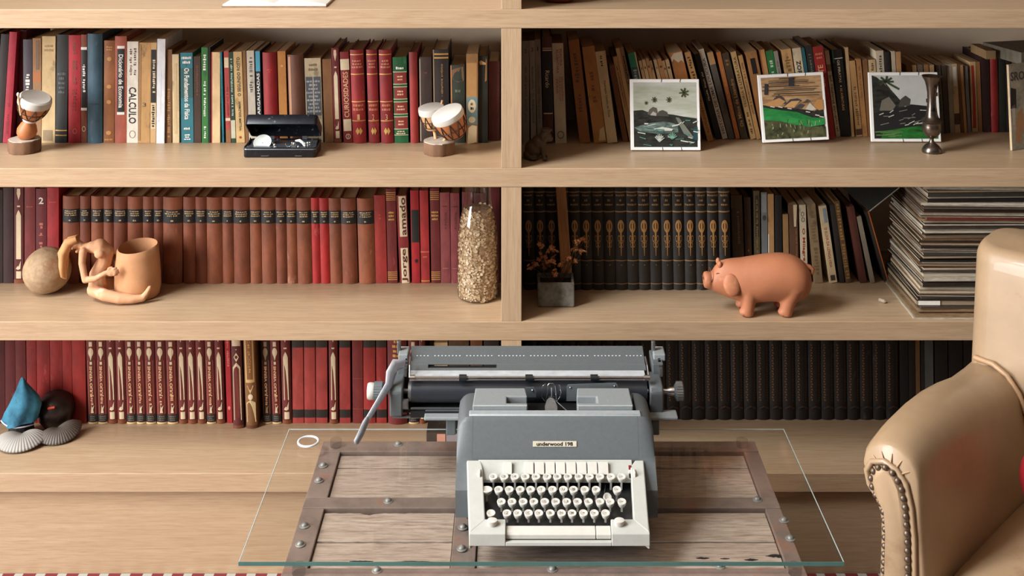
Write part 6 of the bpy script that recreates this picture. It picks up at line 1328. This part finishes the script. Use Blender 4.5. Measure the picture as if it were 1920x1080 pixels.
# ---------------------------------------------------------------- stack of magazines
rn = random.Random(4)
x0 = XD(1722, 2.70); z = ZS + .0004; y0 = 2.70 - D
mcols = [(190, 178, 158), (104, 78, 54), (52, 40, 32), (150, 122, 90), (70, 60, 52), (124, 96, 68), (34, 29, 26), (134, 122, 106), (104, 46, 34), (58, 56, 48)]
MPG = [mat('magazine_edges_%d' % i, c, .7, var=.55, scale=60, stretch=(.6, .6, 30)) for i, c in enumerate(((160, 138, 110), (124, 100, 76), (84, 66, 50), (186, 172, 150)))]
cnt = 0; tot = ZB - TH - .004; items = []
zz = z
while zz < tot - .004 and cnt < 60:
    t = rn.choice((.0035, .0045, .0055, .0065, .0085)) if cnt != 5 else .0105; t = min(t, tot - zz - .0006)
    if t < .002: break
    items.append((zz, t)); zz += t + .0003; cnt += 1
for i, (z_, t) in enumerate(items):
    up = len(items) - i
    low_ = i < 2; k = i/len(items)
    dx = rn.uniform(-.004, .008) + .016*k - (.012 if low_ else 0); dy = rn.uniform(-.006, .006) + (-.004 if low_ else .008); W, H = .275 + rn.uniform(-.01, .01), .225 + rn.uniform(-.012, .012)
    t_ = thing('magazine', 'magazine lying %s from the top in the tall stack beside the armchair' % ordn(up), 'magazine', (x0 + dx + W/2, y0 + dy + H/2, z_), (0, 0, R(rn.uniform(-2.2, 2.2))), 'stacked magazines')
    c = mcols[rn.randrange(len(mcols))]; ct = min(.0005, t*.15)
    cv = MB().box(-W/2, W/2, -H/2, H/2, 0, ct).box(-W/2, W/2, -H/2, H/2, t-ct, t).box(-W/2, W/2, -H/2-.0004, -H/2, 0, t) if rn.random() < .5 else MB().box(-W/2, W/2, -H/2, H/2, 0, ct).box(-W/2, W/2, -H/2, H/2, t-ct, t)
    cv.build('cover', mat('mag_%d_%d_%d' % c, c, .4, var=.5, scale=50, stretch=(1, 1, 8)), t_)
    MB().box(-W/2+.001, W/2-.001, -H/2+.0008, H/2-.001, ct, t-ct).build('pages', MPG[rn.randrange(4)], t_)
    if i == 5: MB().box(-W/2+.005, -W/2+.055, -H/2-.0012, -H/2-.0005, .0004, t*.96).build('paper_label', flat((222, 216, 204)), t_)
# dark folder poking out of the stack top
fo = thing('folder', 'black folder corner jutting left from the magazine stack top', 'folder', P(1630, 396, 2.80))
a_, b_, c_ = P(1630, 396, 2.80), P(1686, 352, 2.82), P(1580, 352, 2.98)
d_ = b_ + (c_ - a_)*.7
nn_ = (b_-a_).cross(c_-a_).normalized()*.0025
m = MB(); q = [a_, b_, c_]; m.add([p - a_ for p in q] + [p - a_ + nn_ for p in q], [(0,1,2),(3,4,5),(0,1,4,3),(1,2,5,4),(2,0,3,5)])
m.build('board', mat('black_folder', (38, 38, 34), .5, var=.3), fo)
MB().tube([Vector((0,0,0)), b_-a_], .0014, 6).build('pale_edge', flat((150, 142, 128)), fo)
# ---------------------------------------------------------------- lower left: blue cloth ornament and shells
d0 = DZ(838, ZD4); k_ = (d0)/F
BLU = mat('blue_cloth', (62, 134, 160), .85, scale=20, c2=(24, 70, 92), bump=.4, wear=((40, 48, 52), 10, .55))
cl_ = thing('cloth_ornament', 'teal blue cloth-wrapped ornament with a pinched top', 'ornament', (XD(40, d0+.05), d0-D+.05, ZD4+.012))
def L4(x, y, yy=0): return Vector(((x-40)*k_, yy, (838-y)*k_ - .012))
rings = []
for (yy_, lx, rx, dp) in ((804, 5, 68, 26), (806, 6, 72, 30), (790, 12, 76, 28), (775, 19, 78, 25), (760, 25, 72, 20), (747, 30, 60, 13), (738, 34, 52, 9), (730, 38, 47, 5), (728, 41, 45, 2)):
    cxx, w_ = (lx+rx)/2, (rx-lx)/2; rr = []
    for j in range(28):
        a = 2*math.pi*j/28; f = 1 + .10*math.cos(5*a + yy_*.05)*(1 if yy_ > 735 else .2)
        rr.append(L4(cxx + w_*math.cos(a)*f, yy_ + 3*math.sin(a*2), dp*k_*math.sin(a)*f))
    rings.append(rr)
MB().loft(rings).build('cloth_cap', BLU, cl_, smooth=60)
MB().tube([L4(5 + 63*i/10, 804 + 7*(i/10), -.036*math.sin(math.pi*(.1+.8*i/10))) for i in range(11)], .0016, 6).build('hem', flat((206, 200, 214)), cl_, smooth=60)
MB().lathe([(.032, -.010), (.03, .0), (.027, .03)], 20, Matrix.Translation(L4(40, 830) + Vector((0, 0, .002)))).build('core', mat('dark_core', (30, 26, 26), .7), cl_)
dkp = thing('dark_pot', 'dark round pot in shadow behind the blue cloth ornament', 'pot', (XD(106, d0+.1), d0-D+.098, ZD4+.0003))
MB().lathe([(.026, 0), (.04, .02), (.045, .045), (.041, .064), (.028, .079), (.012, .085), (.001, .086)], 28).build('body', mat('dark_glaze', (40, 26, 22), .35, var=.4), dkp, smooth=60)
MB().tube([(-.004, -.0415, .064), (.012, -.040, .066)], [.0035, .003], 8).build('red_mark', flat((190, 62, 40)), dkp, smooth=60)
SHL = mat('seashell', (150, 147, 141), .5, scale=30, c2=(150, 140, 130))
def scallop(name, label, loc, rot, s, sm=None):
    t = thing(name, label, 'seashell', loc, rot)
    def f(u, v):
        a = R(-80 + 160*u); r = s*v*(1 + .012*math.cos(u*math.pi*44)*v); z = s*.28*math.sin(math.pi*min(1, v*.85+.08)) + s*.008*math.cos(u*math.pi*44)*v - s*.1
        return (r*math.sin(a), -r*math.cos(a), z)
    o = MB().grid(f, 104, 14).build('shell_valve', sm or SHL, t, smooth=80); md = o.modifiers.new('solid', 'SOLIDIFY'); md.thickness = .0016
    return t
scallop('seashell', 'white ribbed scallop shell in front of the blue cloth', (XD(34, d0), DZ(829, ZD4)-D, ZD4+.0230), (R(14), 0, R(12)), .062)
scallop('seashell', 'brown-edged scallop shell leaning at the dark pot', (XD(92, d0), DZ(822, ZD4)-D+.012, ZD4+.0225), (R(16), R(-4), R(40)), .056, mat('shaded_seashell', (96, 86, 78), .5, scale=30))  # this shell lies in shadow; the shade is put into its darker colour
# dark picture album lying behind the typewriter
al = thing('picture_album', 'dark picture album lying on the lowest shelf behind the typewriter', 'album', (XD(835, 2.80), 2.80-D, ZD4+.0003))
MB().box(-.045, .09, 0, .14, 0, .034).build('cover', cloth((34, 24, 22)), al); MB().box(-.02, .0, -.0006, -.0002, .008, .03).build('picture', flat((190, 130, 110)), al); MB().box(.002, .03, -.0006, -.0002, .006, .03).build('grey_panel', flat((130, 122, 126)), al)
# ---------------------------------------------------------------- top shelf, cut by the frame
d0 = DZ(14, ZA)
ob_ = thing('open_book', 'open book with white pages lying on the top shelf', 'book', ((XD(415, d0)+XD(612, d0))/2, d0-D+.075, ZA+.0003))
wB = (XD(612, d0)-XD(415, d0))/2
for s_ in (-1, 1):
    def pgf(u, v, s_=s_): return (s_*wB*u*.985, -.07+.14*v, .004 + .012*math.sin(math.pi*min(1, u*.9+.06))**.6*(1-.4*u))
    m = MB().grid(pgf, 14, 2); n_ = len(m.v); m.add([(p.x, p.y, .0022) for p in m.v], [f for f in m.f])
    m.add([(s_*wB*.985, -.07, .0022), (s_*wB*.985, .07, .0022), pgf(1, 1), pgf(1, 0)], [(0,1,2,3)])
    for v_ in (0, 1): m.add([pgf(i/14, v_) for i in range(15)] + [(pgf(i/14, v_)[0], pgf(i/14, v_)[1], .0022) for i in range(15)], [(i, i+1, 16+i, 15+i) for i in range(14)])
    m.build('page_block', mat('white_pages', (222, 218, 210), .8, var=.08), ob_, smooth=40)
    MB().box(min(0, s_*wB), max(0, s_*wB), -.073, .073, 0, .002).build('cover', cloth((150, 104, 66)), ob_)
d0 = DZ(6, ZA) + .03
tag(MB().lathe([(.03, 0), (.045, .012), (.052, .04), (.045, .07), (.03, .088), (.028, .088), (.03, .06)], 30).build('clay_bowl', mat('red_clay', (142, 62, 34), .6), smooth=60), 'reddish round clay bowl on the top shelf, mostly cropped', 'bowl').location = (XD(1048, d0), d0-D, ZA+.0003)
